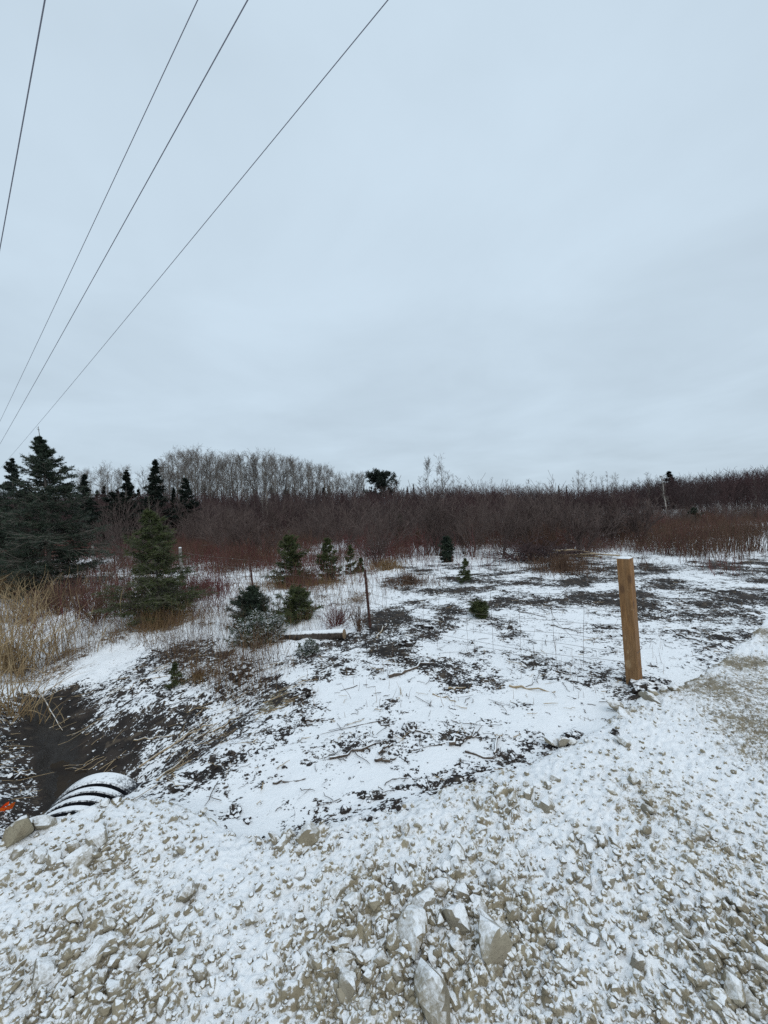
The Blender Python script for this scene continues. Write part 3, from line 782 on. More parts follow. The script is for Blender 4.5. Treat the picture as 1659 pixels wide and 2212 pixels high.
def build_fence():
    root = empty('wire_fence', (PX, PY, PZ)); tag(root, 'sagging page wire fence on leaning rusty steel posts running left from the wooden post', 'fence')
    off = Vector((PX, PY, PZ))
    # post feet: pixel position of the foot, height of the post
    S1 = on_ground(800, 1358); S2 = on_ground(549, 1300); S3 = on_ground(393, 1262); S4 = on_ground(248, 1238); S5 = on_ground(203, 1236)
    feet = [(PX, PY, 1.12), (*S1, 1.10), (*S2, 1.14), (*S3, 1.15), (*S4, 1.15), (*S5, 1.15)]
    tops = [None, (787, 1229), (540, 1203), None, (247, 1187), None]
    rz = math.radians(40)
    for i, (x, y, h) in enumerate(feet):
        if i == 0: continue
        z = gz(x, y)
        if i in (3, 5):
            mb = MB(); p = np.array([[0, 0, -0.3], [0.0, 0.0, 0.4], [-0.01, 0, h * 0.8], [-0.02, 0.01, h + 0.1]]); mb.tubes(p, np.array([0.055, 0.052, 0.05, 0.047]), 8)
            o = mb.build('wood_line_post', 'weathered_wood', root); o.location = Vector((x, y, z)) - off
            mb = MB(); mb.tubes(np.array([[-0.02, 0.01, h + 0.10], [-0.02, 0.01, h + 0.115], [-0.02, 0.01, h + 0.13]]), np.array([0.05, 0.046, 0.02]), 8); c = mb.build('snow_cap', 'snow', o)
        else:
            t = tops[i]
            tx, ty, tz = at_depth(*t, y + 0.02); hh = min(1.35, max(0.9, tz - z)); feet[i] = (x, y, hh - 0.06)
            tpost(root, Vector((x, y, z)) - off, hh, (0.0, math.atan2(tx - x, hh)), rz)
    rng = np.random.default_rng(12)

    def wire(a, b, sag, r=0.0021, name='wire', wob=0.008, n=14):
        t = np.linspace(0, 1, n)[:, None]; P = np.array(a)[None] * (1 - t) + np.array(b)[None] * t
        P[:, 2] -= sag * 4 * (t * (1 - t))[:, 0]; P[1:-1] += rng.normal(0, wob, (n - 2, 3)) * [0.5, 0.5, 1]
        mb = MB(); mb.tubes(P - np.array(off)[None], np.full(n, r), 4); mb.build(name, 'fence_wire', root); return P
    offp = 0.075
    for i in range(len(feet) - 1):
        (xa, ya, ha), (xb, yb, hb) = feet[i], feet[i + 1]; za, zb = gz(xa, ya), gz(xb, yb)
        fr = [0.03, 0.14, 0.27, 0.42, 0.58, 0.76, 0.98] if i < 2 else [0.35, 0.55, 0.75, 0.97]
        if i == 0: ha = 0.94
        top = []; bot = []
        for k, f in enumerate(fr):
            if i == 0: ax, ay = xa - 0.75 * offp, ya + 0.65 * offp
            else: ax, ay = xa, ya
            P = wire((ax, ay, za + 0.10 + f * (ha - 0.10)), (xb, yb, zb + 0.08 + f * (hb - 0.08)), 0.03 + 0.03 * rng.random() if i else 0.05 + 0.05 * rng.random(), 0.0019 if i < 2 else 0.0035)
            if k == 0: bot = P
            if k == len(fr) - 1: top = P
        if i < 2:
            ns = int(math.hypot(xb - xa, yb - ya) / 0.36)
            for k in range(1, ns):
                u = (k + rng.normal(0, 0.08)) / ns * (len(top) - 1); j = int(u); f = u - j
                a = top[j] * (1 - f) + top[min(j + 1, len(top) - 1)] * f; b = bot[j] * (1 - f) + bot[min(j + 1, len(bot) - 1)] * f
                b = b + [rng.normal(0, 0.03), 0, -0.02]; a = a + [0, 0, 0.02]
                wire(a, b, 0, 0.0019, 'stay_wire', 0.006, 8)
    # loop of wire tied round the wooden post and a sprung loose end
    c, s = math.cos(math.radians(40)), math.sin(math.radians(40)); q = 0.0635
    zt = PZ + 0.36
    for (a, b) in (((-q, -q), (q, -q)), ((q, -q), (q, q)), ((-q, q), (-q, -q))):
        A = (PX + a[0] * c - a[1] * s, PY + a[0] * s + a[1] * c, zt + (0.03 if a[0] > 0 else -0.0)); B = (PX + b[0] * c - b[1] * s, PY + b[0] * s + b[1] * c, zt + (0.03 if b[0] > 0 else 0.0))
        wire(A, B, 0.006, 0.0026, 'tie_wire', 0.0, 6)
    t = np.linspace(0, 1, 16); dirv = np.array([feet[1][0] - PX, feet[1][1] - PY]); dirv /= np.linalg.norm(dirv)
    base = np.array([PX, PY, PZ]); d0 = 0.55
    P = np.stack([PX + dirv[0] * (d0 + 0.25 * np.sin(t * math.pi)), PY + dirv[1] * (d0 + 0.25 * np.sin(t * math.pi)), PZ + 0.98 - 0.62 * t], -1)
    mb = MB(); mb.tubes(P - np.array(off)[None], np.full(16, 0.0022), 4); mb.build('loose_wire', 'fence_wire', root)
    return feet


FEET = build_fence()

# ------------------------------------------------------------------ overhead lines


def build_power_lines():
    hd = math.radians(-50.0); u = np.array([math.sin(hd), math.cos(hd)])
    spec = [((97, 0), (0, 530), 7.6, 'power line nearest the left edge of the sky, crossing only its upper corner'), ((427, 0), (0, 905), 8.4, 'thin power line second from the left in the sky'),
            ((535, 0), (0, 955), 8.0, 'slightly thicker power line third from the left in the sky'), ((838, 0), (25, 980), 6.6, 'rightmost power line in the sky, ending low by the tall spruce')]
    for (p0, p1, h, label), r in zip(spec, (0.0095, 0.0075, 0.0095, 0.007)):
        d0 = ray(*p0); k = (h) / d0.z; a = np.array([d0.x * k, d0.y * k, h])
        # slope so that the line passes through the second pixel: plane through eye and both sight lines, direction u horizontally
        d1 = ray(*p1); nrm = np.cross(np.array(d0), np.array(d1)); sl = -(nrm[0] * u[0] + nrm[1] * u[1]) / nrm[2]
        s = np.linspace(-30, 75, 60); sag = -0.00022 * (s * (48 - s))
        P = np.stack([a[0] + u[0] * s, a[1] + u[1] * s, CAMH + a[2] + sl * s + sag * 1.0], -1)
        mb = MB(); mb.tubes(P, np.full(len(s), r), 6); o = mb.build('power_line', 'power_wire'); tag(o, label, 'power line', 'overhead power lines')


build_power_lines()

# ------------------------------------------------------------------ trees


def needles(mb, P, per, rng, ln=0.035, w=0.007, mat=0, t0=0.05, spread=0.9, flat=0.35):
    """thin needle blades all round the twigs P (n,K,3)"""
    n = len(P); idx = np.repeat(np.arange(n), per); t = rng.uniform(t0, 1.0, len(idx)); pt, tan = along(P[idx], t)
    side = unit(np.cross(tan, rng.normal(0, 1, (len(idx), 3)))); side[:, 2] *= (1 - flat); side = unit(side)
    d = unit(tan * 0.75 + side * spread * rng.uniform(0.6, 1.2, (len(idx), 1))); L = ln * rng.uniform(0.7, 1.3, (len(idx), 1))
    wv = unit(np.cross(d, rng.normal(0, 1, (len(idx), 3)))) * w * 0.5
    mb.tris(np.stack([pt - wv, pt + wv, pt + d * L], 1), mat)


def spruce_mesh(seed, H, W, whorls=14, per=6, sub=11, need=9, ln=0.04, w=0.009, z0=0.12, droop=-0.10, tipup=0.05, shape=0.85, lean=0.0, mats=('spruce_bark', 'needle_dark'), trunk_r=None, bushy=1.0, spire=0.06, crown=1.0):
    """trunk mesh and crown mesh of a conifer with real branches, branchlets and needle blades"""
    rng = np.random.default_rng(seed); tr = trunk_r or H * 0.014
    tz = np.linspace(-0.1, 1, 8); TP = np.stack([lean * tz * H + 0.01 * H * np.sin(tz * 5 + seed), 0.006 * H * np.cos(tz * 4 + seed), tz * H], -1)
    mt = MB(); mt.tubes(TP, tr * np.clip(1.05 - tz, 0.08, 1.2), 7)
    cr = MB(); hs = []
    for k in range(whorls):
        f = (k + 0.3 * rng.random()) / whorls; hs += [(z0 + (1 - z0) * np.clip(f + rng.normal(0, 0.45 / whorls), 0, 0.995) ** 0.92 * 0.985 * crown, rng.uniform(0, 6.28) + j * 6.28 / per, rng.uniform(0.45, 1.2) * (1 if j % 2 or bushy > 1 else 0.8)) for j in range(per)]
    hs = np.array(hs); f = (hs[:, 0] - z0) / (crown - z0)
    L = W * 0.58 * (np.clip(1 - f, 0, 1) ** shape * (0.72 + 0.28 * np.clip(f / 0.16, 0, 1)) + spire * (f > 0.5)) * hs[:, 2]
    a = hs[:, 1] + rng.normal(0, 0.3, len(hs)); elev = droop + (0.75 - droop) * np.clip((f - 0.25) / 0.75, 0, 1) ** 1.3 + rng.normal(0, 0.10, len(hs))
    d = np.stack([np.cos(a) * np.cos(elev), np.sin(a) * np.cos(elev), np.sin(elev)], -1)
    pt, _ = along(np.repeat(TP[None], len(hs), 0), (hs[:, 0] + 0.1) / 1.1)
    B = grow(pt, d, L, 6, rng, 0.06, tipup); BR = (tr * 0.28 * (1.05 - f))[:, None] * np.linspace(1, 0.25, 6)[None] + 0.0012
    cr.tubes(B[:, [0, 2, 5]], BR[:, [0, 2, 5]], 3, 0)
    idx = np.repeat(np.arange(len(B)), np.maximum(3, np.round(sub * (0.45 + 1.15 * L / (L.max() + 1e-6)))).astype(int)); t = rng.uniform(0.12, 0.98, len(idx)); pt, tan = along(B[idx], t)
    sgn = np.where(rng.random(len(idx)) < 0.5, 1, -1)[:, None]; up = np.array([[0, 0, 1.0]]); side = unit(np.cross(tan, up)) * sgn
    dd = unit(tan * 0.75 + side * rng.uniform(0.5, 1.0, (len(idx), 1)) + up * rng.normal(-0.02, 0.22, (len(idx), 1)))
    SL = L[idx] * (0.18 + 0.34 * (1 - t)) * rng.uniform(0.6, 1.25, len(idx)) + 0.03 * H ** 0.5 * np.clip(1.15 - f[idx], 0.15, 1)
    S = grow(pt, dd, SL, 4, rng, 0.12, 0.02 - 0.05 * (droop < -0.05)); cr.tubes(S[:, ::3], np.full((len(S), 2), 0.0022 + 0.0006 * H), 3, 0)
    i2 = np.repeat(np.arange(len(S)), 2); t2 = rng.uniform(0.2, 0.8, len(i2)); p2, n2 = along(S[i2], t2)
    s2 = unit(np.cross(n2, up)) * np.where(np.arange(len(i2)) % 2, 1, -1)[:, None]
    S2 = grow(p2, unit(n2 * 0.8 + s2 * 0.7 + rng.normal(0, 0.15, (len(i2), 3))), SL[i2] * 0.45, 3, rng, 0.1, 0.0)
    needles(cr, B, int(need * 1.2), rng, ln, w, 1, 0.3); needles(cr, S, need, rng, ln, w, 1); needles(cr, S2, max(3, int(need * 0.6)), rng, ln, w, 1)
    TT = TP[None, 5:]; needles(cr, TT, 40, rng, ln, w, 1, 0.1)
    return mt.mesh('trunk', True), cr.mesh('crown'), mats


def place_tree(name, meshes, loc, label, cat='tree', group=None, scale=1.0, rz=0.0):
    tm, cm, mats = meshes; root = empty(name, loc, rz); root.scale = (scale,) * 3
    link('trunk', tm, [mats[0]], root); link('crown', cm, list(mats), root)
    tag(root, label, cat, group); return root


def conifer(px, py_base, py_top, wpx, label, name='spruce_tree', mats=('spruce_bark', 'needle_dark'), seed=1, Y=None, group=None, **kw):
    """a conifer standing where its foot is seen, sized from its top and width in the picture"""
    if Y is None: x, y = on_ground(px, py_base)
    else: y = Y; x = at_depth(px, py_base, Y)[0]
    z = gz(x, y); top = at_depth(px, py_top, y)[2]; H = top - z; W = wpx / FPX * y
    return place_tree(name, spruce_mesh(seed, H, W, mats=mats, **kw), (x, y, z - 0.03), label, 'tree', group, 1.0, 0.0)


GRN = ('spruce_bark', 'needle_green'); DRK = ('spruce_bark', 'needle_dark'); FAR = ('spruce_bark', 'needle_far'); SNW = ('spruce_bark', 'needle_snowy')


def build_conifers():
    conifer(112, 1290, 918, 250, 'tall dark spruce with a bare pale lower trunk at the left edge', seed=11, whorls=28, per=8, sub=17, need=13, ln=0.075, w=0.018, z0=0.05, droop=-0.16, shape=0.9, lean=-0.035, trunk_r=0.075, spire=0.0, crown=0.95)
    conifer(-25, 1275, 1040, 190, 'broad dark spruce cut by the left edge of the view, beside the tall one', seed=12, whorls=20, per=8, sub=14, need=12, ln=0.08, w=0.019, z0=0.05, droop=-0.12, shape=0.6)
    conifer(346, 1340, 1070, 192, 'young green spruce with a long bare leader among tan grass', seed=13, mats=GRN, whorls=19, per=8, sub=15, need=13, ln=0.045, w=0.011, z0=0.04, droop=-0.10, shape=0.75, lean=-0.045, spire=0.02, crown=0.9)
    G = 'young firs scattered in the field'
    conifer(629, 1262, 1142, 104, 'bushy young fir with a browned top behind the two dark steel posts', 'fir_tree', GRN, 14, group=G, whorls=12, per=8, sub=13, need=12, ln=0.06, w=0.013, z0=0.03, shape=0.65, droop=-0.05, crown=0.85)
    conifer(709, 1258, 1160, 66, 'conical young fir just right of the bushy brown-topped fir', 'fir_tree', GRN, 15, group=G, whorls=11, per=7, sub=11, need=11, ln=0.055, w=0.012, z0=0.03, shape=0.8, droop=-0.02)
    conifer(759, 1240, 1176, 34, 'slim sparse fir sapling between the conical fir and the bare round bush', 'fir_tree', GRN, 16, group=G, whorls=9, per=5, sub=7, need=9, ln=0.06, w=0.012, z0=0.04)
    conifer(780, 1240, 1205, 22, 'tiny fir sapling at the left foot of the bare round bush', 'fir_tree', GRN, 17, group=G, whorls=7, per=5, sub=7, need=9, ln=0.05, w=0.012, z0=0.03)
    conifer(866, 1180, 1112, 34, 'narrow fir in the red brush right of the bare round bush', 'fir_tree', GRN, 18, group=G, whorls=11, per=6, sub=9, need=9, ln=0.10, w=0.022, z0=0.03)
    conifer(903, 1178, 1146, 20, 'little fir low in the red brush beside the narrow fir', 'fir_tree', GRN, 19, group=G, whorls=8, per=6, sub=7, need=8, ln=0.10, w=0.022, z0=0.03)
    conifer(966, 1214, 1158, 36, 'dense dark column-like fir at the upper edge of the cleared snow', 'fir_tree', DRK, 20, group=G, whorls=12, per=8, sub=10, need=10, ln=0.07, w=0.016, z0=0.02, shape=0.6)
    conifer(1006, 1262, 1204, 34, 'thin open fir sapling alone on the cleared snow', 'fir_tree', GRN, 21, group=G, whorls=9, per=4, sub=6, need=10, ln=0.055, w=0.010, z0=0.12, shape=0.8)
    conifer(1037, 1334, 1298, 54, 'low flattened fir seedling on muddy snow, nearest to the wooden post', 'fir_tree', GRN, 22, group=G, whorls=6, per=7, sub=9, need=11, ln=0.04, w=0.008, z0=0.02, shape=0.4, droop=0.35)
    conifer(1500, 1134, 1098, 40, 'small dark fir in the meadow right of the white birch trunk', 'fir_tree', DRK, 23, group=G, whorls=9, per=7, sub=9, need=8, ln=0.14, w=0.035, z0=0.02, shape=0.7)
    conifer(546, 1350, 1268, 108, 'dense dark shaggy fir bush left of the fallen log', 'fir_tree', DRK, 24, group=G, whorls=10, per=9, sub=12, need=13, ln=0.045, w=0.009, z0=0.02, shape=0.75, droop=0.10)
    conifer(648, 1345, 1274, 124, 'spreading lopsided fir bush directly behind the fallen log', 'fir_tree', GRN, 25, group=G, whorls=9, per=8, sub=12, need=12, ln=0.045, w=0.009, z0=0.02, shape=0.7, droop=0.05)
    conifer(382, 1478, 1425, 36, 'tiny fir seedling at the top of the muddy ditch bank', 'fir_tree', GRN, 26, group=G, whorls=7, per=4, sub=6, need=12, ln=0.028, w=0.005, z0=0.06, shape=0.7)
    conifer(665, 1412, 1388, 48, 'snow-dusted fir seedling flat on the snow below the log', 'fir_tree', SNW, 27, group=G, whorls=4, per=7, sub=8, need=12, ln=0.035, w=0.008, z0=0.02, shape=0.3, droop=0.2)
    conifer(556, 1390, 1348, 110, 'heap of snow-covered fir boughs at the left end of the log', 'fir_bough', SNW, 28, group=G, whorls=6, per=10, sub=11, need=12, ln=0.045, w=0.010, z0=0.02, shape=0.25, droop=0.12)
    # far conifers along the wood, standing on land hidden by the brush
    F = 'dark conifers along the wood'
    far = [(24, 988, 62, 38, 'round-topped dark pine behind the tall spruce at the left edge', 31, 0.35), (183, 1020, 76, 35, 'dark spruce just right of the tall left spruce', 32, 1.0), (270, 1014, 84, 36, 'pointed dark spruce second from the tall left spruce', 33, 1.05),
           (333, 990, 92, 36.5, 'tallest pointed dark spruce beside the aspen stand', 34, 1.05), (400, 1032, 66, 37, 'blunt dark conifer in front of the left end of the aspen stand', 35, 0.5), (240, 1062, 90, 34, 'low dark spruce between the two pointed ones', 36, 0.7),
           (373, 1052, 46, 38, 'small dark spruce left of the blunt conifer', 37, 0.8), (590, 1062, 24, 78, 'small dark spruce under the middle of the aspen stand', 38, 0.8), (648, 1060, 22, 78, 'narrow dark spruce under the right part of the aspen stand', 39, 0.8),
           (697, 1052, 30, 74, 'dark spruce at the right foot of the aspen stand', 40, 0.8), (738, 1056, 26, 74, 'dark narrow spruce below the low aspen group', 41, 0.8), (880, 1050, 20, 74, 'narrow dark spruce left of the tall bare pair of aspens', 42, 0.8),
           (893, 1044, 16, 76, 'thin dark spruce spike beside the tall bare pair of aspens', 43, 0.8), (1206, 1047, 13, 90, 'tiny dark spruce spire on the skyline, left one of two', 44, 0.8), (1224, 1048, 12, 90, 'tiny dark spruce spire on the skyline, right one of two', 45, 0.8),
           (1447, 1017, 70, 66, 'dark ragged spruce top rising from the thicket above the white birch', 46, 0.95)]
    for k in range(9):
        far.append((150 + 24 * k + (k * 31) % 13, 1040 + (k * 29) % 20, 44 + (k * 11) % 16, 66 + k % 4, 'dark spruce in the background mass behind the two near spruces at left', 80 + k, 0.85))
    rg = np.random.default_rng(97)
    for k in range(13):
        far.append((rg.uniform(432, 715), rg.uniform(1044, 1068), rg.uniform(24, 46), 92 + k % 3, 'low dark spruce half hidden behind the trunks of the tall aspen stand', 47 + k, 0.8))
    for px, top, w, Y, label, seed, shp in far:
        x, _, zt = at_depth(px, top, Y); z = gz(x, Y); H = zt - z; v = FARV[(seed * 7) % 3 + (0 if shp > 0.7 else 3)]
        o = place_tree('spruce_tree', v, (x, Y, z), label, 'tree', F, 1.0, seed * 1.7); k = w / FPX * Y / 4.0 * 1.35; o.scale = (k, k, H / 10.0)


FARV = [spruce_mesh(901 + i, 10.0, 4.0, whorls=26, per=7, sub=9, need=9, ln=0.17, w=0.06, z0=0.04, droop=-0.15, spire=0.0, shape=1.1, mats=FAR) for i in range(3)] + \
       [spruce_mesh(911 + i, 10.0, 4.0, whorls=20, per=7, sub=9, need=9, ln=0.19, w=0.065, z0=0.05, droop=-0.05, spire=0.0, shape=0.7, mats=FAR) for i in range(3)]
build_conifers()


def pine_round(px, top, wpx, Y, label):
    rng = np.random.default_rng(66); x, _, zt = at_depth(px, top, Y); z = gz(x, Y); H = zt - z; W = wpx / FPX * Y
    mt = MB(); tz = np.linspace(0, 0.9, 7); TP = np.stack([0.02 * H * np.sin(tz * 3), 0 * tz, tz * H], -1); mt.tubes(TP, 0.16 * (1.1 - tz), 7)
    cr = MB(); n = 70; f = rng.uniform(0.42, 0.98, n); a = rng.uniform(0, 6.28, n); pt, _ = along(np.repeat(TP[None], n, 0), np.clip(f / 0.9, 0, 0.99))
    L = W * 0.52 * np.sqrt(np.clip(1 - ((f - 0.62) / 0.42) ** 2, 0.08, 1)) * rng.uniform(0.7, 1.05, n)
    B = grow(pt, np.stack([np.cos(a), np.sin(a), 0.25 + 0.5 * (f - 0.5)], -1), L, 5, rng, 0.1, 0.08); cr.tubes(B, np.full((n, 5), 0.04), 3, 0)
    S, SR = spawn(B, np.full((n, 5), 0.03), 14, rng, 0.3, 1.0, 0.8, (0.16, 0.34), 3); needles(cr, S, 12, rng, 0.42, 0.11, 1, 0.1, 1.2, 0.0)
    place_tree('pine_tree', (mt.mesh('trunk', True), cr.mesh('crown'), FAR), (x, Y, z), label, 'tree', 'dark conifers along the wood')


pine_round(820, 1022, 76, 72, 'round dark pine standing alone right of the aspen stand')


def aspen_meshes(seed, H=14.0, spread=1.0, tr=0.13, mats=('aspen_bark', 'aspen_twig'), clear=0.40, twig=0.011):
    rng = np.random.default_rng(seed); tz = np.linspace(-0.03, 1, 9)
    TP = np.stack([np.cumsum(rng.normal(0, 0.007, 9)) * H, np.cumsum(rng.normal(0, 0.007, 9)) * H, tz * H], -1); TR = tr * np.clip(1.0 - 0.9 * tz, 0.06, 1)
    mt = MB(); mt.tubes(TP, TR, 6)
    cr = MB(); B, BR = spawn(TP[None], TR[None], 26, rng, clear, 0.97, 0.60, (0.15 * spread, 0.27 * spread), 5, 0.55, 0.14, 0.10, 0.3, 0.45); BR = np.maximum(BR, twig * 1.2)
    C, CRr = spawn(B, BR, 8, rng, 0.2, 1.0, 0.6, (0.28, 0.55), 4, 0.7, 0.16, 0.06); CRr = np.maximum(CRr, twig)
    D, DR = spawn(C, CRr, 3, rng, 0.25, 1.0, 0.6, (0.3, 0.6), 3, 0.8, 0.15, 0.05); DR = np.maximum(DR, twig * 0.7)
    cr.tubes(B, BR, 3, 1); cr.tubes(C, CRr, 3, 1); cr.tubes(D, DR, 3, 1)
    return mt.mesh('trunk', True), cr.mesh('crown'), mats


ASP = [aspen_meshes(500 + i) for i in range(7)]
SLIM = [aspen_meshes(540 + i, 14.0, 0.55, 0.10, clear=0.25) for i in range(3)]


def tall(px, top, Y, meshes, label, group=None, name='aspen_tree', H0=14.0, rz=0.0):
    x, _, zt = at_depth(px, top, Y); z = gz(x, Y); return place_tree(name, meshes, (x, Y, z), label, 'tree', group, (zt - z) / H0, rz)


def build_aspens():
    rng = np.random.default_rng(21)
    tx = [345, 370, 400, 440, 480, 530, 580, 620, 650, 690, 716]; ty = [1003, 986, 976, 980, 984, 988, 987, 992, 997, 1006, 1018]
    for k in range(78):
        px = 345 + (716 - 345) * (k + rng.uniform(-0.5, 0.5)) / 77; top = np.interp(px, tx, ty) + abs(rng.normal(0, 6)) + rng.choice([0, 0, 9])
        tall(px, top, rng.uniform(74, 90), ASP[k % 7], 'bare grey aspen in the dense tall stand left of centre', 'aspens of the tall stand', rz=rng.uniform(0, 6.28))
    for k in range(14):
        tall(722 + 66 * (k + rng.uniform(-.4, .4)) / 13, 1026 + abs(rng.normal(0, 5)), rng.uniform(82, 92), ASP[k % 7], 'bare grey aspen in the lower group between the tall stand and the round pine', 'aspens left of the round pine', rz=rng.uniform(0, 6.28))
    for k in range(16):
        tall(rng.uniform(165, 345), 1012 + abs(rng.normal(0, 9)), rng.uniform(78, 92), ASP[(k * 3) % 7], 'bare grey aspen seen between the dark spruces at left', 'aspens among the left spruces', rz=rng.uniform(0, 6.28))
    tall(927, 998, 70, ASP[2], 'tall bare aspen on the skyline right of the round pine, left one of the pair', rz=1.0); tall(955, 995, 70, ASP[4], 'tall bare aspen on the skyline right of the round pine, right one of the pair', rz=2.2)
    for k, (px, top) in enumerate([(862, 1040), (908, 1030), (918, 1020), (940, 1012), (968, 1018), (980, 1024), (993, 1030), (890, 1046), (1003, 1036)]):
        tall(px, top, 72 + k % 4, SLIM[k % 3], 'slender bare aspen crowded around the tall skyline pair', 'slender aspens by the skyline pair', rz=k * 1.3)
    for k, (px, top) in enumerate([(1063, 1033), (1095, 1037), (1118, 1046), (1142, 1038), (1165, 1045), (1190, 1036), (1210, 1046), (1238, 1030), (1249, 1020), (1262, 1028), (1275, 1022), (1290, 1030), (1312, 1017), (1322, 1030), (1331, 1027), (1345, 1036), (1355, 1038), (1380, 1030), (1397, 1023), (1300, 1034)]):
        tall(px, top, 78 + (k * 5) % 9, (SLIM + ASP[:2])[k % 5], 'thin bare sapling poking above the thicket skyline right of centre', 'bare saplings on the right skyline', rz=k * 1.1)
    # trees one can pick out in front of the thicket
    b1 = aspen_meshes(601, 9.0, 0.5, 0.125, ('birch_bark', 'aspen_twig'), 0.45, 0.012); b2 = aspen_meshes(602, 9.0, 0.5, 0.11, ('birch_bark', 'aspen_twig'), 0.5, 0.012); b3 = aspen_meshes(603, 9.0, 0.6, 0.07, ('aspen_bark', 'aspen_twig'), 0.4, 0.012)
    x, y, zt = at_depth(1431, 1036, 40); xb = at_depth(1443, 1116, 40)[0]; z = gz(xb, 40); o = place_tree('birch_tree', b1, (xb, 40, z - 0.1), 'leaning birch with a bright white trunk at the right edge of the thicket', 'tree', None, (zt - z) / 8.0); o.rotation_euler = (0, math.atan2(x - xb, zt - z), 0.0)
    for px, top, Y, m, lab in ((566, 1062, 44, b2, 'white birch trunk below the tall stand, left one of the close pair'), (577, 1050, 44.5, b1, 'white birch trunk below the tall stand, right one of the close pair'), (533, 1070, 46, b3, 'pale slender trunk a little left of the white birch pair'), (1633, 1032, 50, b3, 'bare pale tree in front of the thicket at the far right edge'),
                             (1402, 1040, 52, b3, 'bare thin tree in the thicket left of the leaning white birch')):
        tall(px, top, Y, m, lab, None, 'birch_tree', 9.0, px * 0.7)


build_aspens()

# ------------------------------------------------------------------ brush


def shrub_paths(rng, H, W, stems, lv2=4, lv3=2, r0=0.012, curve=0.05, K=5):
    a = rng.uniform(0, 6.28, stems); tilt = np.abs(rng.normal(0, 1, stems)) * 0.30 * W / H + 0.05
    d = np.stack([np.cos(a) * np.sin(tilt), np.sin(a) * np.sin(tilt), np.cos(tilt)], -1)
    st = np.stack([np.cos(a), np.sin(a), 0 * a], -1) * rng.uniform(0, 0.06, (stems, 1)) * W; st[:, 2] = -0.05
    B = grow(st, d, H * rng.uniform(0.6, 1.02, stems), K, rng, 0.09, curve); BR = r0 * rng.uniform(0.6, 1.2, (stems, 1)) * np.linspace(1, 0.3, K)[None]
    out = [(B, BR)]
    if lv2:
        C, CR = spawn(B, BR, lv2, rng, 0.25, 0.98, 0.55, (0.22, 0.45), 4, 0.7, 0.14, 0.08); out.append((C, CR))
        if lv3: D, DR = spawn(C, CR, lv3, rng, 0.2, 1.0, 0.55, (0.3, 0.6), 3, 0.75, 0.14, 0.05); out.append((D, DR))
    return out


def scatter(name, meshes, pos, rotz, scale, vid, mat, label, cat):
    """one object of uncountable growth: the given meshes set on points with their own turn and size"""
    col = bpy.data.collections.new(name + '_pieces')
    for k, m in enumerate(meshes): col.objects.link(bpy.data.objects.new('%s_piece_%02d' % (name, k), m))
    me = bpy.data.meshes.new(name); n = len(pos); me.vertices.add(n); me.vertices.foreach_set('co', np.asarray(pos, np.float32).ravel()); me.materials.append(MATS[mat])
    rot = np.zeros((n, 3), np.float32); rot[:, 2] = rotz
    for nm, ty, key, arr in (('rot', 'FLOAT_VECTOR', 'vector', rot), ('scl', 'FLOAT_VECTOR', 'vector', np.asarray(scale, np.float32)), ('vid', 'INT', 'value', np.asarray(vid, np.int32))):
        me.attributes.new(nm, ty, 'POINT').data.foreach_set(key, arr.ravel())
    g = bpy.data.node_groups.new(name, 'GeometryNodeTree'); g.interface.new_socket('Geometry', in_out='INPUT', socket_type='NodeSocketGeometry'); g.interface.new_socket('Geometry', in_out='OUTPUT', socket_type='NodeSocketGeometry')
    N, L = g.nodes, g.links; gi = N.new('NodeGroupInput'); go = N.new('NodeGroupOutput'); iop = N.new('GeometryNodeInstanceOnPoints'); ci = N.new('GeometryNodeCollectionInfo')
    ci.inputs[0].default_value = col; ci.inputs[1].default_value = True; ci.inputs[2].default_value = True; iop.inputs['Pick Instance'].default_value = True

    def attr(nm, ty): a = N.new('GeometryNodeInputNamedAttribute'); a.data_type = ty; a.inputs[0].default_value = nm; return a.outputs[0]
    er = N.new('FunctionNodeEulerToRotation'); L.new(attr('rot', 'FLOAT_VECTOR'), er.inputs[0])
    L.new(gi.outputs[0], iop.inputs['Points']); L.new(ci.outputs[0], iop.inputs['Instance']); L.new(attr('vid', 'INT'), iop.inputs['Instance Index']); L.new(er.outputs[0], iop.inputs['Rotation']); L.new(attr('scl', 'FLOAT_VECTOR'), iop.inputs['Scale']); L.new(iop.outputs[0], go.inputs[0])
    o = bpy.data.objects.new(name, me); COL.objects.link(o); o.modifiers.new('scatter', 'NODES').node_group = g
    tag(o, label, cat, kind='stuff'); return o


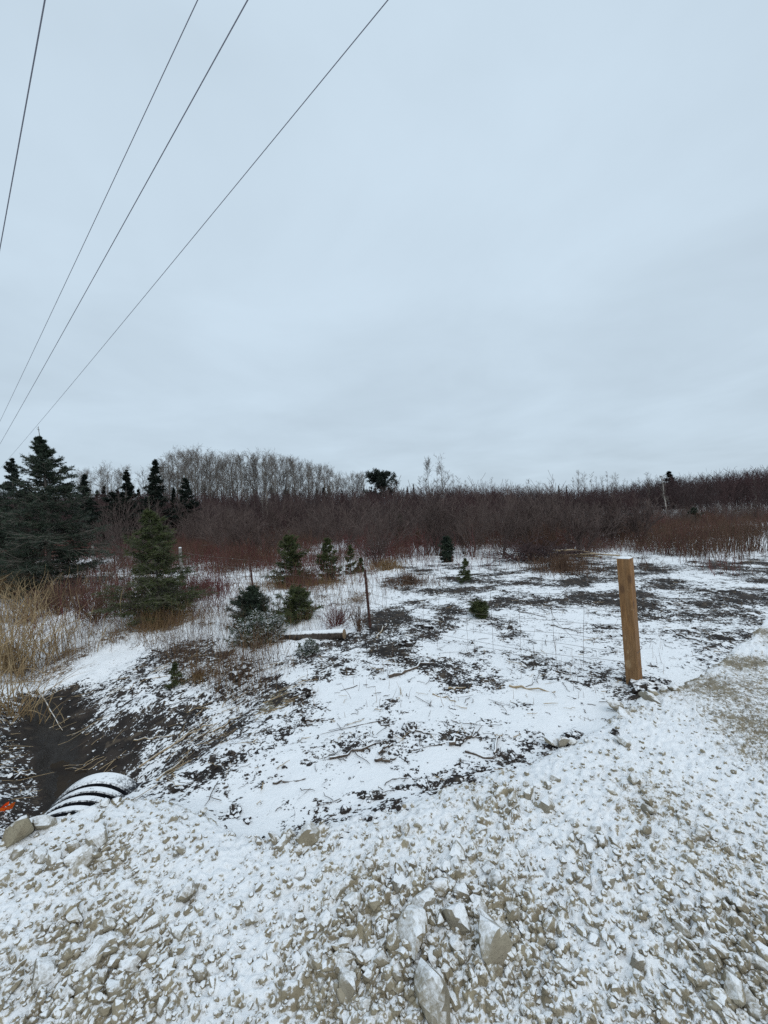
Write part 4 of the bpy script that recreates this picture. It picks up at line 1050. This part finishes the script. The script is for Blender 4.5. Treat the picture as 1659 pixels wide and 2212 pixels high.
def build_thicket():
    """the far mass of leafless alder and willow brush"""
    rng = np.random.default_rng(31); var = []
    for i in range(8):
        mb = MB()
        for P, R in shrub_paths(rng, 1.0, 0.75, 11, 5, 4, 0.0050, 0.03, 4): mb.tubes(P, np.maximum(R, 0.0022), 3)
        me = mb.mesh('thicket_shrub'); me.materials.append(MATS['thicket_bark']); var.append(me)
    skx = [-100, 350, 720, 890, 1037, 1230, 1356, 1412, 1468, 1562, 1659, 1800]; sky = [1076, 1076, 1070, 1062, 1057, 1059, 1052, 1041, 1035, 1028, 1018, 1014]
    pos = []; scl = []
    for Y in np.concatenate([np.linspace(37, 50, 6), np.linspace(53, 76, 7)]):
        for px in np.arange(-160, 1830, 1000 / Y * 1.25):
            q = px + rng.uniform(-10, 10); y = Y + rng.uniform(-1.3, 1.3)
            if q > 1380 and y < 50 and rng.random() < 0.85: continue
            if 1180 < q <= 1380 and y < 41: continue
            x = at_depth(q, 1100, y)[0]; top = at_depth(q, np.interp(q, skx, sky) + abs(rng.normal(0, 6)) + max(0, (50 - y)) * 1.6, y)[2]; pos.append((x, y, top))
    pos = np.array(pos); z = surf(pos[:, 0], pos[:, 1]); H = np.clip(pos[:, 2] - z, 2.0, 11); W = H * rng.uniform(0.8, 1.2, len(H)); pos[:, 2] = z
    scatter('thicket', var, pos, rng.uniform(0, 6.28, len(H)), np.stack([W, W, H], -1), rng.integers(8, size=len(H)), 'thicket_bark', 'dense leafless dark brown thicket across the whole background', 'thicket')


build_thicket()


def bush(px, base, top, wpx, label, seed, stems=16, lv2=6, lv3=4, mat='shrub_bark', r0=0.018, group='bare bushes at the edge of the clearing', name='bare_bush', curve=0.02, tw=0.0045):
    x, y = on_ground(px, base); z = gz(x, y); H = at_depth(px, top, y)[2] - z; W = wpx / FPX * y; rng = np.random.default_rng(seed)
    root = empty(name, (x, y, z)); ps = shrub_paths(rng, H, W * 1.3, stems, lv2, lv3, r0, curve, 6)
    mb = MB(); mb.tubes(ps[0][0], np.maximum(ps[0][1], tw), 5); mb.build('stems', mat, root)
    mb = MB()
    for P, R in ps[1:]: mb.tubes(P, np.maximum(R, tw * 0.7), 3)
    tag(mb.build('twigs', mat, root), kind='stuff'); tag(root, label, 'bush', group)


def build_bushes():
    L = [(815, 1224, 1102, 105, 'round bare bush standing alone at the left end of the clearing'), (948, 1200, 1098, 90, 'bare bush behind the dense column-like fir'), (1085, 1202, 1056, 150, 'large spreading bare bush at the centre of the clearing edge'),
         (1150, 1198, 1068, 120, 'wide bare bush right behind the brush pile'), (1022, 1205, 1086, 50, 'pale slender bare bush left of the large spreading one'), (1250, 1206, 1092, 110, 'open bare bush rising beside the logs of the brush pile'),
         (900, 1165, 1085, 70, 'bare bush left of the dark column-like fir, further back'), (690, 1172, 1090, 90, 'bare bush behind the conical fir'), (590, 1172, 1082, 80, 'bare bush below the white birch pair'), (500, 1180, 1085, 90, 'bare bush behind the leftmost steel post'),
         (265, 1212, 1085, 130, 'grey twiggy bush between the two near spruces'), (430, 1190, 1090, 80, 'bare bush right of the young green spruce'), (1320, 1180, 1080, 90, 'bare bush behind the top of the wooden post, to its left'), (1385, 1180, 1088, 80, 'bare bush behind the wooden post, to its right'),
         (760, 1170, 1092, 70, 'bare bush behind the slim fir sapling'), (1200, 1180, 1075, 90, 'bare bush behind the brush pile, to its right'), (640, 1165, 1080, 70, 'bare bush behind the bushy brown-topped fir')]
    for i, (px, b, t, w, lab) in enumerate(L):
        bush(px, b, t, w, lab, 700 + i, stems=9 if w < 60 else 17, lv2=8, lv3=5, tw=0.008 if b > 1195 else 0.012)


build_bushes()


def build_belt():
    """bare bushes of the belt in front of the thicket, too alike to tell apart"""
    rng = np.random.default_rng(61); var = []
    for i in range(6):
        ps = shrub_paths(np.random.default_rng(760 + i), 2.6, 3.0, 15, 7, 4, 0.016, 0.02, 6); a = MB(); a.tubes(ps[0][0], np.maximum(ps[0][1], 0.010), 4); b = MB()
        for P, R in ps[1:]: b.tubes(P, np.maximum(R, 0.008), 3)
        var.append((a.mesh('stems'), b.mesh('twigs')))
    for k in range(64):
        px = 185 + 1480 * (k + rng.uniform(-0.5, 0.5)) / 63; y = rng.uniform(18, 36) if px < 1330 else rng.uniform(24, 44); x = at_depth(px, 1150, y)[0]
        o = empty('bare_bush', (x, y, gz(x, y) - 0.03), rng.uniform(0, 6.28)); sc = rng.uniform(0.5, 1.15) * (1.0 if px < 1250 else 0.75); o.scale = (sc * rng.uniform(0.8, 1.2), sc, sc)
        v = var[k % 6]; m = 'shrub_bark' if k % 3 else 'thicket_bark'
        link('stems', v[0], 'shrub_bark', o); tag(link('twigs', v[1], 'shrub_bark', o), kind='stuff')
        tag(o, 'bare twiggy bush in the brush belt between the clearing and the thicket', 'bush', 'bushes of the brush belt')


build_belt()


def red_brush():
    """low red and brown stems all round the clearing"""
    rng = np.random.default_rng(41); n = 10000
    y = rng.uniform(8, 42, n); x = rng.uniform(-1.12, 1.12, n) * y
    d = fbm(x * 0.22, y * 0.22, 131, 3); d2 = fbm(x * 0.6, y * 0.6, 133, 2)
    lim = np.interp(x / y, [-1.1, -0.6, -0.45, -0.1, 0.1, 0.3, 0.55, 0.7, 0.9, 1.1], [8.5, 8.2, 8.6, 11, 15.5, 15.0, 15.0, 14.2, 13.0, 12.8])
    ok = (y > lim + 7.0 * (d2 - 0.45)) & (0.8 * d + 0.5 * d2 > np.interp(y, [8, 14, 20, 30, 38], [0.645, 0.605, 0.585, 0.50, 0.40]) + np.where((x / y > 0.75) & (y > 17) & (y < 32), 0.08, 0))
    ok |= (y > lim - 3.5) & (rng.random(n) < 0.05)
    for fx, fy, _ in FEET[1:3]: ok &= ~((np.abs(x / y - fx / fy) < 0.075) & (y < fy + 3.5))
    x, y = x[ok], y[ok]; z = surf(x, y); hi = 0.16 + 1.6 * fbm(x * 0.5, y * 0.5, 137, 2) ** 1.3 * np.clip(y / 16, 0.55, 1) + 0.012 * (y - 14)
    var = []
    for i in range(12):
        m = 11; a = rng.uniform(0, 6.28, m); ti = np.abs(rng.normal(0, 0.32, m)); dd = np.stack([np.cos(a) * np.sin(ti), np.sin(a) * np.sin(ti), np.cos(ti)], -1)
        P = grow(np.stack([rng.normal(0, 0.3, m), rng.normal(0, 0.3, m), 0 * a - 0.03], -1), dd, rng.uniform(0.5, 1.05, m), 4, rng, 0.10, 0.03); R = np.full((m, 1), 0.0062) * np.array([[1, 0.85, 0.7, 0.4]])
        C, CR = spawn(P, R, 2, rng, 0.4, 0.95, 0.5, (0.25, 0.5), 3, 0.8, 0.1, 0.05); mb = MB(); mb.tubes(P, R, 3); mb.tubes(C, CR, 3); me = mb.mesh('brush_clump'); me.materials.append(MATS['red_stem' if i % 2 else 'dry_stalk']); var.append(me)
    red = rng.random(len(x)) < np.clip(0.3 + 1.5 * (fbm(x * 0.13, y * 0.13, 139, 2) - 0.3), 0.2, 0.9)
    red &= ~((x / y > 0.6) & (rng.random(len(x)) < 0.6))
    scatter('red_brush', var, np.stack([x, y, z], -1), rng.uniform(0, 6.28, len(x)), np.stack([0.6 + 0.4 * hi, 0.6 + 0.4 * hi, hi], -1), rng.integers(6, size=len(x)) * 2 + red, 'red_stem', 'low red and brown leafless stems round the clearing', 'brush')


red_brush()


def stalks():
    """dead weeds and grass sticking out of the snow"""
    rng = np.random.default_rng(43); n = 26000; u = rng.random(n)
    y = 1 / (1 / 3.6 + (1 / 19 - 1 / 3.6) * u); x = rng.uniform(-1.15, 1.0, n) * y
    mud, lit, sand, wet, cl = masks(x, y); p, t = ditch_pt(x, y); d = fbm(x * 0.9, y * 0.9, 151, 3)
    pr = (1 - cl) * (0.25 + sstep(0.34, 0.56, d)) + sstep(0.45, 0.8, lit) * 0.3 * (1 - cl) + 0.03
    ok = (rng.random(n) < pr) & (y > yedge(x) + 0.35) & ~((p > -0.7) & (p < 1.25) & (t < 5.5)) & (wet < 0.1)
    x, y = x[ok], y[ok]; lit, cl = lit[ok], cl[ok]; z = surf(x, y); n = len(x)
    h = np.where(cl > 0.6, rng.uniform(0.06, 0.22, n), rng.uniform(0.16, 0.62, n) * (0.6 + 0.6 * d[ok]))
    a = rng.uniform(0, 6.28, n); ti = np.abs(rng.normal(0.12, 0.25, n)); dd = np.stack([np.cos(a) * np.sin(ti), np.sin(a) * np.sin(ti), np.cos(ti)], -1)
    P = grow(np.stack([x, y, z - 0.02], -1), dd, h, 4, rng, 0.12, -0.02); r = np.maximum(0.0022, 0.00026 * y)[:, None] * np.array([[1, 0.9, 0.7, 0.35]])
    mb = MB(); kind = rng.random(n) + 0.5 * (lit - 0.4)
    for m, sel in ((0, kind < 0.55), (1, kind >= 0.55)): mb.tubes(P[sel], r[sel], 3, m)
    big = (h > 0.28) & (kind < 0.55); C, CR = spawn(P[big], r[big], 3, rng, 0.45, 1.0, 0.6, (0.2, 0.4), 3, 0.8, 0.1, 0.05); mb.tubes(C, CR, 3, 0)
    o = mb.build('dead_weeds', ['dry_stalk', 'rust_grass']); tag(o, 'dead brown weed stalks and grass sticking out of the snow', 'weeds', kind='stuff')


stalks()


def tuft_cloud(name, label, px, py, rx, ry, n, h, mat, seed, bend=0.35, r=0.003, cat='grass', kind='stuff', droop=-0.10):
    rng = np.random.default_rng(seed); x0, y0 = on_ground(px, py); H = CAMH - gz(x0, y0); RX = rx / FPX * y0; RY = ry * y0 * y0 / (FPX * H)
    q = rng.uniform(0, 6.28, n); s = np.abs(rng.normal(0, 0.62, n)); x = x0 + RX * s * np.cos(q); y = y0 + RY * s * np.sin(q); z = surf(x, y)
    a = rng.uniform(0, 6.28, n); ti = np.abs(rng.normal(0, bend, n)); dd = np.stack([np.cos(a) * np.sin(ti), np.sin(a) * np.sin(ti), np.cos(ti)], -1)
    P = grow(np.stack([x, y, z - 0.02], -1), dd, rng.uniform(h[0], h[1], n) * np.clip(1.25 - 0.35 * s, 0.4, 1.2), 6, rng, 0.12, droop); R = np.full((n, 1), r) * np.array([[1, 1, 0.95, 0.8, 0.6, 0.2]])
    mb = MB(); mb.tubes(P, R, 3); o = mb.build(name, mat)
    if kind: tag(o, label, cat, kind=kind)
    else: tag(o, label, cat)
    return o


tuft_cloud('cattail_reeds', 'tall bent straw-coloured reeds along the left edge', 20, 1450, 105, 80, 230, (0.5, 1.3), 'straw', 51, 0.42, 0.0058, 'reeds', droop=-0.13)
tuft_cloud('cattail_reeds', 'straw-coloured reeds behind the ditch at the left', 50, 1345, 120, 44, 210, (0.6, 1.2), 'straw', 52, 0.42, 0.0060, 'reeds', droop=-0.12)
tuft_cloud('cattail_reeds', 'thin brown reeds at the far left below the dark spruce', 40, 1290, 130, 22, 380, (0.7, 1.2), 'rust_grass', 53, 0.3, 0.006, 'reeds', droop=-0.10)
tuft_cloud('cattail_reeds', 'sparse bent straw stems hanging over the left bank of the ditch', 25, 1545, 70, 30, 90, (0.35, 0.9), 'straw', 50, 0.5, 0.0042, 'reeds', droop=-0.16)
tuft_cloud('tan_grass', 'rusty dry grass under the young green spruce', 345, 1352, 92, 16, 900, (0.15, 0.45), 'rust_grass', 54, 0.5, 0.0032)
tuft_cloud('tan_grass', 'dry grass tussock at the top of the muddy bank', 430, 1462, 60, 10, 260, (0.10, 0.26), 'rust_grass', 55, 0.6, 0.0022)
tuft_cloud('tan_grass', 'dry brown grass below the brush pile', 1215, 1232, 80, 16, 900, (0.2, 0.5), 'dry_stalk', 56, 0.4, 0.006)
tuft_cloud('tan_grass', 'dry brown grass at the foot of the young firs', 645, 1268, 130, 10, 900, (0.15, 0.4), 'rust_grass', 57, 0.4, 0.005)
tuft_cloud('tan_grass', 'dry brown grass patch left of the thin fir sapling', 885, 1262, 70, 14, 500, (0.15, 0.36), 'dry_stalk', 58, 0.45, 0.005)
tuft_cloud('tan_grass', 'brown grass at the foot of the round bare bush', 835, 1230, 46, 10, 350, (0.2, 0.45), 'rust_grass', 59, 0.4, 0.006)
bush(725, 1352, 1296, 130, 'low reddish brown bush between the fallen log and the steel post', 790, 46, 5, 3, 'red_stem', 0.006, None, 'low_bush', 0.02, 0.0022)
bush(775, 1366, 1300, 60, 'small dark twiggy bush at the foot of the steel post', 791, 18, 6, 3, 'dry_stalk', 0.006, None, 'low_bush', 0.02, 0.0022)
bush(210, 1345, 1265, 150, 'dark tangled bare bush on the snow left of the young green spruce', 792, 30, 6, 4, 'dry_stalk', 0.009, None, 'low_bush', 0.0, 0.003)
bush(130, 1330, 1255, 120, 'dark tangled bare bush under the tall spruce', 793, 24, 6, 4, 'dry_stalk', 0.009, None, 'low_bush', 0.0, 0.003)

# ------------------------------------------------------------------ log, sticks, clods


def ground_path(pxs, lift=0.0):
    P = []
    for px, py in pxs: x, y = on_ground(px, py); P.append((x, y, gz(x, y) + lift))
    return np.array(P)


def build_log():
    (xa, ya), (xb, yb) = on_ground(585, 1382), on_ground(744, 1380); za, zb = gz(xa, ya), gz(xb, yb); r = 0.078
    root = empty('log', ((xa + xb) / 2, (ya + yb) / 2, (za + zb) / 2)); tag(root, 'fallen log with snow along its top lying below the fir bushes', 'log')
    n = 26; t = np.linspace(0, 1, n)[:, None]; P = np.array([xa, ya, za + r * 0.5])[None] * (1 - t) + np.array([xb, yb, zb + r * 0.95])[None] * t; P -= np.array(root.location)[None]
    rng = np.random.default_rng(4); R = r * np.linspace(0.8, 1.05, n) * rng.normal(1, 0.025, n)
    mb = MB(); mb.tubes(P, R, 14, cap=False); mb.build('bark', 'bark_log', root, smooth=True)
    u = unit((P[-1] - P[0])[None])[0]
    for k, e in ((0, -1), (n - 1, 1)):
        mb = MB(); mb.tubes(np.stack([P[k] - u * 0.01, P[k] + u * e * 0.004]), np.array([R[k] * 0.97, R[k] * 0.95]), 14); mb.build('cut_end', 'cut_wood', root)


build_log()


def stick(pxs, r, label, mat='stick_bark', side=3, seed=0, cat='stick', name='stick'):
    rng = np.random.default_rng(seed + 900); P = ground_path(pxs, r * 0.7)
    t = np.linspace(0, len(P) - 1, 9); Q = np.stack([np.interp(t, np.arange(len(P)), P[:, k]) for k in range(3)], -1)
    Q[:, 2] = np.maximum(Q[:, 2], surf(Q[:, 0], Q[:, 1]) + r * 0.5); Q[1:-1] += rng.normal(0, r * 0.8, (7, 3)); Q[:, 2] += r * 0.3
    root = empty(name, tuple(Q[4])); off = Q[4].copy(); mb = MB(); R = r * np.linspace(1.1, 0.45, 9); mb.tubes(Q - off, R, 6); mb.build('shaft', mat, root, smooth=True)
    if side:
        C, CR = spawn((Q - off)[None], R[None], side, rng, 0.3, 0.95, 0.6, (0.15, 0.32), 4, 0.55, 0.12, 0.0)
        mb = MB(); C[..., 2] = np.maximum(C[..., 2], (Q[:, 2] - off[2]).min() + 0.002); mb.tubes(C, CR, 4); mb.build('side_twigs', mat, root)
    tag(root, label, cat, 'sticks on the snow')


def build_sticks():
    S = [([(840, 1466), (872, 1455), (900, 1443), (928, 1438)], 0.022, 'thick dark curved branch half buried in clean snow in mid field', 'stick_bark', 1),
         ([(1100, 1484), (1150, 1490), (1200, 1497)], 0.012, 'long tan split stick left of the wooden post', 'stick_pale', 0), ([(968, 1489), (1006, 1487)], 0.011, 'short tan stick left of the long split stick', 'stick_pale', 0),
         ([(935, 1500), (985, 1516)], 0.010, 'tan stick lying below the short tan one', 'stick_pale', 0), ([(712, 1642), (760, 1630), (800, 1612), (835, 1605)], 0.011, 'long thin dark branch on the white apron', 'stick_bark', 4),
         ([(812, 1648), (855, 1642)], 0.014, 'dark crooked stick right of the long thin branch', 'stick_bark', 2), ([(818, 1632), (850, 1615)], 0.013, 'short dark stick just above the crooked one', 'stick_bark', 0),
         ([(590, 1692), (660, 1686)], 0.008, 'thin dark twig on the white apron near the gravel edge', 'stick_bark', 2), ([(660, 1560), (700, 1557)], 0.010, 'small curved stick below the muddy bank', 'stick_bark', 1),
         ([(1005, 1626), (1060, 1640), (1085, 1632)], 0.010, 'forked twig hooked over mud at the gravel edge', 'stick_bark', 4), ([(1068, 1630), (1075, 1600), (1085, 1588)], 0.010, 'upright crooked twig above the gravel edge', 'stick_bark', 3),
         ([(970, 1612), (1000, 1600), (1030, 1594)], 0.016, 'dark muddy branch beside the muddy patch below the field centre', 'stick_bark', 2), ([(880, 1572), (930, 1590)], 0.010, 'thin branch across the muddy patch in mid field', 'stick_bark', 3),
         ([(815, 1380), (835, 1350)], 0.012, 'splintered pale stick leaning right of the steel post', 'stick_pale', 1), ([(1190, 1352), (1260, 1368)], 0.010, 'dark stick in the rutted snow left of the wooden post', 'stick_bark', 3),
         ([(1120, 1322), (1180, 1334)], 0.010, 'dark stick on the muddy rut behind the page wire', 'stick_bark', 2), ([(1440, 1302), (1500, 1322)], 0.010, 'thin stick in the field right of the wooden post', 'stick_bark', 3),
         ([(1460, 1372), (1530, 1392)], 0.012, 'dark stick near the bend of the gravel edge', 'stick_bark', 2), ([(1200, 1452), (1240, 1460)], 0.008, 'short twig on clean snow left of the wooden post', 'stick_bark', 1)]
    for i, (p, r, lab, m, sd) in enumerate(S): stick(p, r, lab, m, sd, i)
    B = [([(300, 1660), (380, 1610), (440, 1562)], 'long pale reed lying up the muddy bank, leftmost'), ([(330, 1640), (420, 1580), (460, 1565)], 'long pale reed lying up the muddy bank, beside the leftmost'), ([(460, 1582), (520, 1548)], 'snow-lined pale stick at the upper end of the bank'),
         ([(340, 1690), (400, 1640), (430, 1612)], 'brown reed stem on the bank nearest the culvert'), ([(290, 1600), (375, 1592)], 'pale twig across the black mud'), ([(80, 1500), (110, 1540), (135, 1580)], 'bent straw stem hanging over the left side of the ditch')]
    for i, (p, lab) in enumerate(B): stick(p, 0.009, lab, 'stick_pale', 2, 40 + i)
    stick([(22, 1682), (70, 1680)], 0.020, 'flat reddish broken piece of wood left of the culvert', 'bark_log', 3, 60)


build_sticks()


def clod_mesh(seed):
    rng = np.random.default_rng(seed); bm = bmesh.new(); bmesh.ops.create_icosphere(bm, subdivisions=3, radius=0.5)
    off = rng.uniform(0, 50, 2)
    for v in bm.verts:
        c = v.co; k = 0.15 + 1.55 * float(fbm(np.array([c.x * 5 + c.z * 4 + off[0]]), np.array([c.y * 5 - c.z * 4 + off[1]]), seed, 4, 0.72)[0]); v.co = c * k
    me = bpy.data.meshes.new('clod'); bm.to_mesh(me); bm.free(); me.materials.append(MATS['mud_clod']); return me


def build_clods():
    rng = np.random.default_rng(8); ms = [clod_mesh(i) for i in range(6)]
    C = [(525, 1455, 62, 'largest black clod of earth, at the top right of the ditch bank'), (812, 1722, 34, 'black clod standing at the gravel edge near the white apron'), (915, 1696, 34, 'black clod at the gravel edge right of the white apron'), (1105, 1638, 40, 'black clod at the gravel edge under the forked twig'),
         (1245, 1590, 34, 'black clod at the gravel edge below the wooden post'), (915, 1356, 36, 'brown clod on the snow right of the steel post'), (878, 1392, 34, 'flat brown clod below the one right of the steel post'), (752, 1452, 34, 'dark clod below the fallen log'),
         (1388, 1492, 64, 'heap of black earth against the foot of the wooden post'), (655, 1500, 40, 'black clod at the right edge of the sandy patch'), (885, 1575, 34, 'black clod in the muddy patch, left end'), (985, 1600, 36, 'black clod in the muddy patch, right end'),
         (950, 1250, 14, 'small dark clod on far snow left of the thin fir sapling'), (1330, 1590, 20, 'dark clod on the gravel edge above the pale stones'), (505, 1760, 40, 'wide black clod in the mud below the white apron'), (870, 1428, 26, 'small brown clod above the curved branch'), (1440, 1475, 26, 'dark clod behind the pale stones right of the post')]
    for i, (px, py, w, lab) in enumerate(C):
        x, y = on_ground(px, py); s = w / FPX * y; o = link('mud_clod', ms[i % 6], None, None, (x, y, gz(x, y) + s * 0.02), (0, 0, rng.uniform(0, 6.28))); o.scale = (s * 1.25, s * 0.9, s * 0.5); tag(o, lab, 'clod', 'clods of black earth')
    n = 12000; x, y = screen_points(n, rng, 2.1, 15, 1.1); mud, lit, sand, wet, cl = masks(x, y); p, t = ditch_pt(x, y)
    ok = (y > yedge(x) - 0.03) & (rng.random(n) < sstep(0.34, 0.75, mud) * 0.9 + 0.03 * cl) & (wet < 0.3); x, y = x[ok], y[ok]; sz = np.clip(rng.lognormal(math.log(0.022), 0.5, len(x)), 0.009, 0.10) * (0.8 + 0.05 * y)
    scatter_lumps('earth_crumbs', x, y, surf(x, y) + sz * 0.1, sz, rng.uniform(0.45, 0.8, len(x)), 'mud_clod', 9, GROUND, 0.05)


build_clods()


def build_litter():
    rng = np.random.default_rng(15); n = 3600; x, y = screen_points(n, rng, 2.5, 15, 1.05, 0.8); mud, lit, sand, wet, cl = masks(x, y); p, t = ditch_pt(x, y)
    bank = (p > -0.8) & (p < 2.1) & (t < 4.6) & (bank_end(x, y) > 0.12); ok = (y > yedge(x) + 0.05) & (rng.random(n) < 0.30 * cl + 0.55 * bank * (fbm(x * 2, y * 2, 161, 2) > 0.45)) & (wet < 0.8); x, y, bank = x[ok], y[ok], bank[ok]; n = len(x)
    a = np.where(bank, math.radians(45) + rng.normal(0, 0.45, n), rng.uniform(0, 6.28, n)); L = np.where(bank, rng.uniform(0.06, 0.38, n), rng.lognormal(math.log(0.085), 0.55, n)); k = np.linspace(-0.5, 0.5, 5)[None]
    X = x[:, None] + np.cos(a)[:, None] * k * L[:, None] + rng.normal(0, 0.006, (n, 5)); Y = y[:, None] + np.sin(a)[:, None] * k * L[:, None] + rng.normal(0, 0.006, (n, 5))
    Z = surf(X.ravel(), Y.ravel()).reshape(n, 5); Z = Z.mean(1, keepdims=True) * 0.4 + Z * 0.6 + 0.006 + np.abs(rng.normal(0, 0.008, (n, 1)))
    P = np.stack([X, Y, Z], -1); r = rng.uniform(0.0018, 0.0045, n)[:, None] * (0.7 + 0.06 * y[:, None]) * np.array([[1, 1, .9, .8, .5]]); mb = MB()
    pale = rng.random(n) < np.where(bank, 0.75, 0.25); mb.tubes(P[pale], r[pale], 4, 0); mb.tubes(P[~pale], r[~pale], 4, 1)
    tag(mb.build('twig_litter', ['stick_pale', 'stick_bark'], GROUND), kind='stuff')


build_litter()


def build_pile():
    x, y = on_ground(1165, 1212); z = gz(x, y); root = empty('brush_pile', (x, y, z)); tag(root, 'pile of dark cut branches with pale logs at the clearing edge', 'brush pile'); rng = np.random.default_rng(19); n = 420
    a = rng.uniform(0, 6.28, n); st = np.stack([rng.normal(0, 0.7, n), rng.normal(0, 0.35, n), np.abs(rng.normal(0.12, 0.2, n))], -1); ti = rng.uniform(0.9, 1.6, n)
    P = grow(st, np.stack([np.cos(a) * np.sin(ti), np.sin(a) * np.sin(ti), np.cos(ti)], -1), rng.uniform(0.4, 1.3, n), 4, rng, 0.12, -0.02); P[..., 2] = np.maximum(P[..., 2], 0.0)
    mb = MB(); mb.tubes(P, np.full((n, 4), 0.009), 3); mb.build('branches', 'thicket_bark', root)
    for k in range(7):
        x0 = rng.uniform(0.2, 0.8); q = rng.normal(0, 0.15); ln = rng.uniform(1.2, 2.2); mb = MB()
        mb.tubes(np.array([[x0, rng.normal(0, 0.2), 0.08 + 0.05 * k], [x0 + ln * 0.5, q, 0.12 + 0.04 * k], [x0 + ln, q * 2, 0.05 + 0.04 * k * 0.6]]), np.array([0.04, 0.035, 0.028]), 6); mb.build('log', 'shrub_bark' if k % 2 else 'stick_pale', root)


build_pile()


def build_tape():
    x, y = on_ground(-2, 1762); z = gz(x, y); rng = np.random.default_rng(2); n = 12
    t = np.linspace(0, 1, n); P = np.stack([0.045 * np.cos(t * 7) * (0.4 + t) , 0.05 * np.sin(t * 9), 0.02 + 0.035 * np.abs(np.sin(t * 8))], -1); W = np.array([0.006, 0.0, 0.014])
    Q = np.concatenate([P - W, P + W]); mb = MB(); mb.add(Q, [(i, i + 1, n + i + 1, n + i) for i in range(n - 1)])
    Q2 = Q + [0, 0.0015, 0]; mb.add(Q2, [(n + i, n + i + 1, i + 1, i) for i in range(n - 1)])
    o = mb.build('flagging_tape', 'tape_orange', None); o.location = (x + 0.02, y, z); tag(o, 'crumpled bright orange scrap on the ground left of the culvert', 'tape')


build_tape()
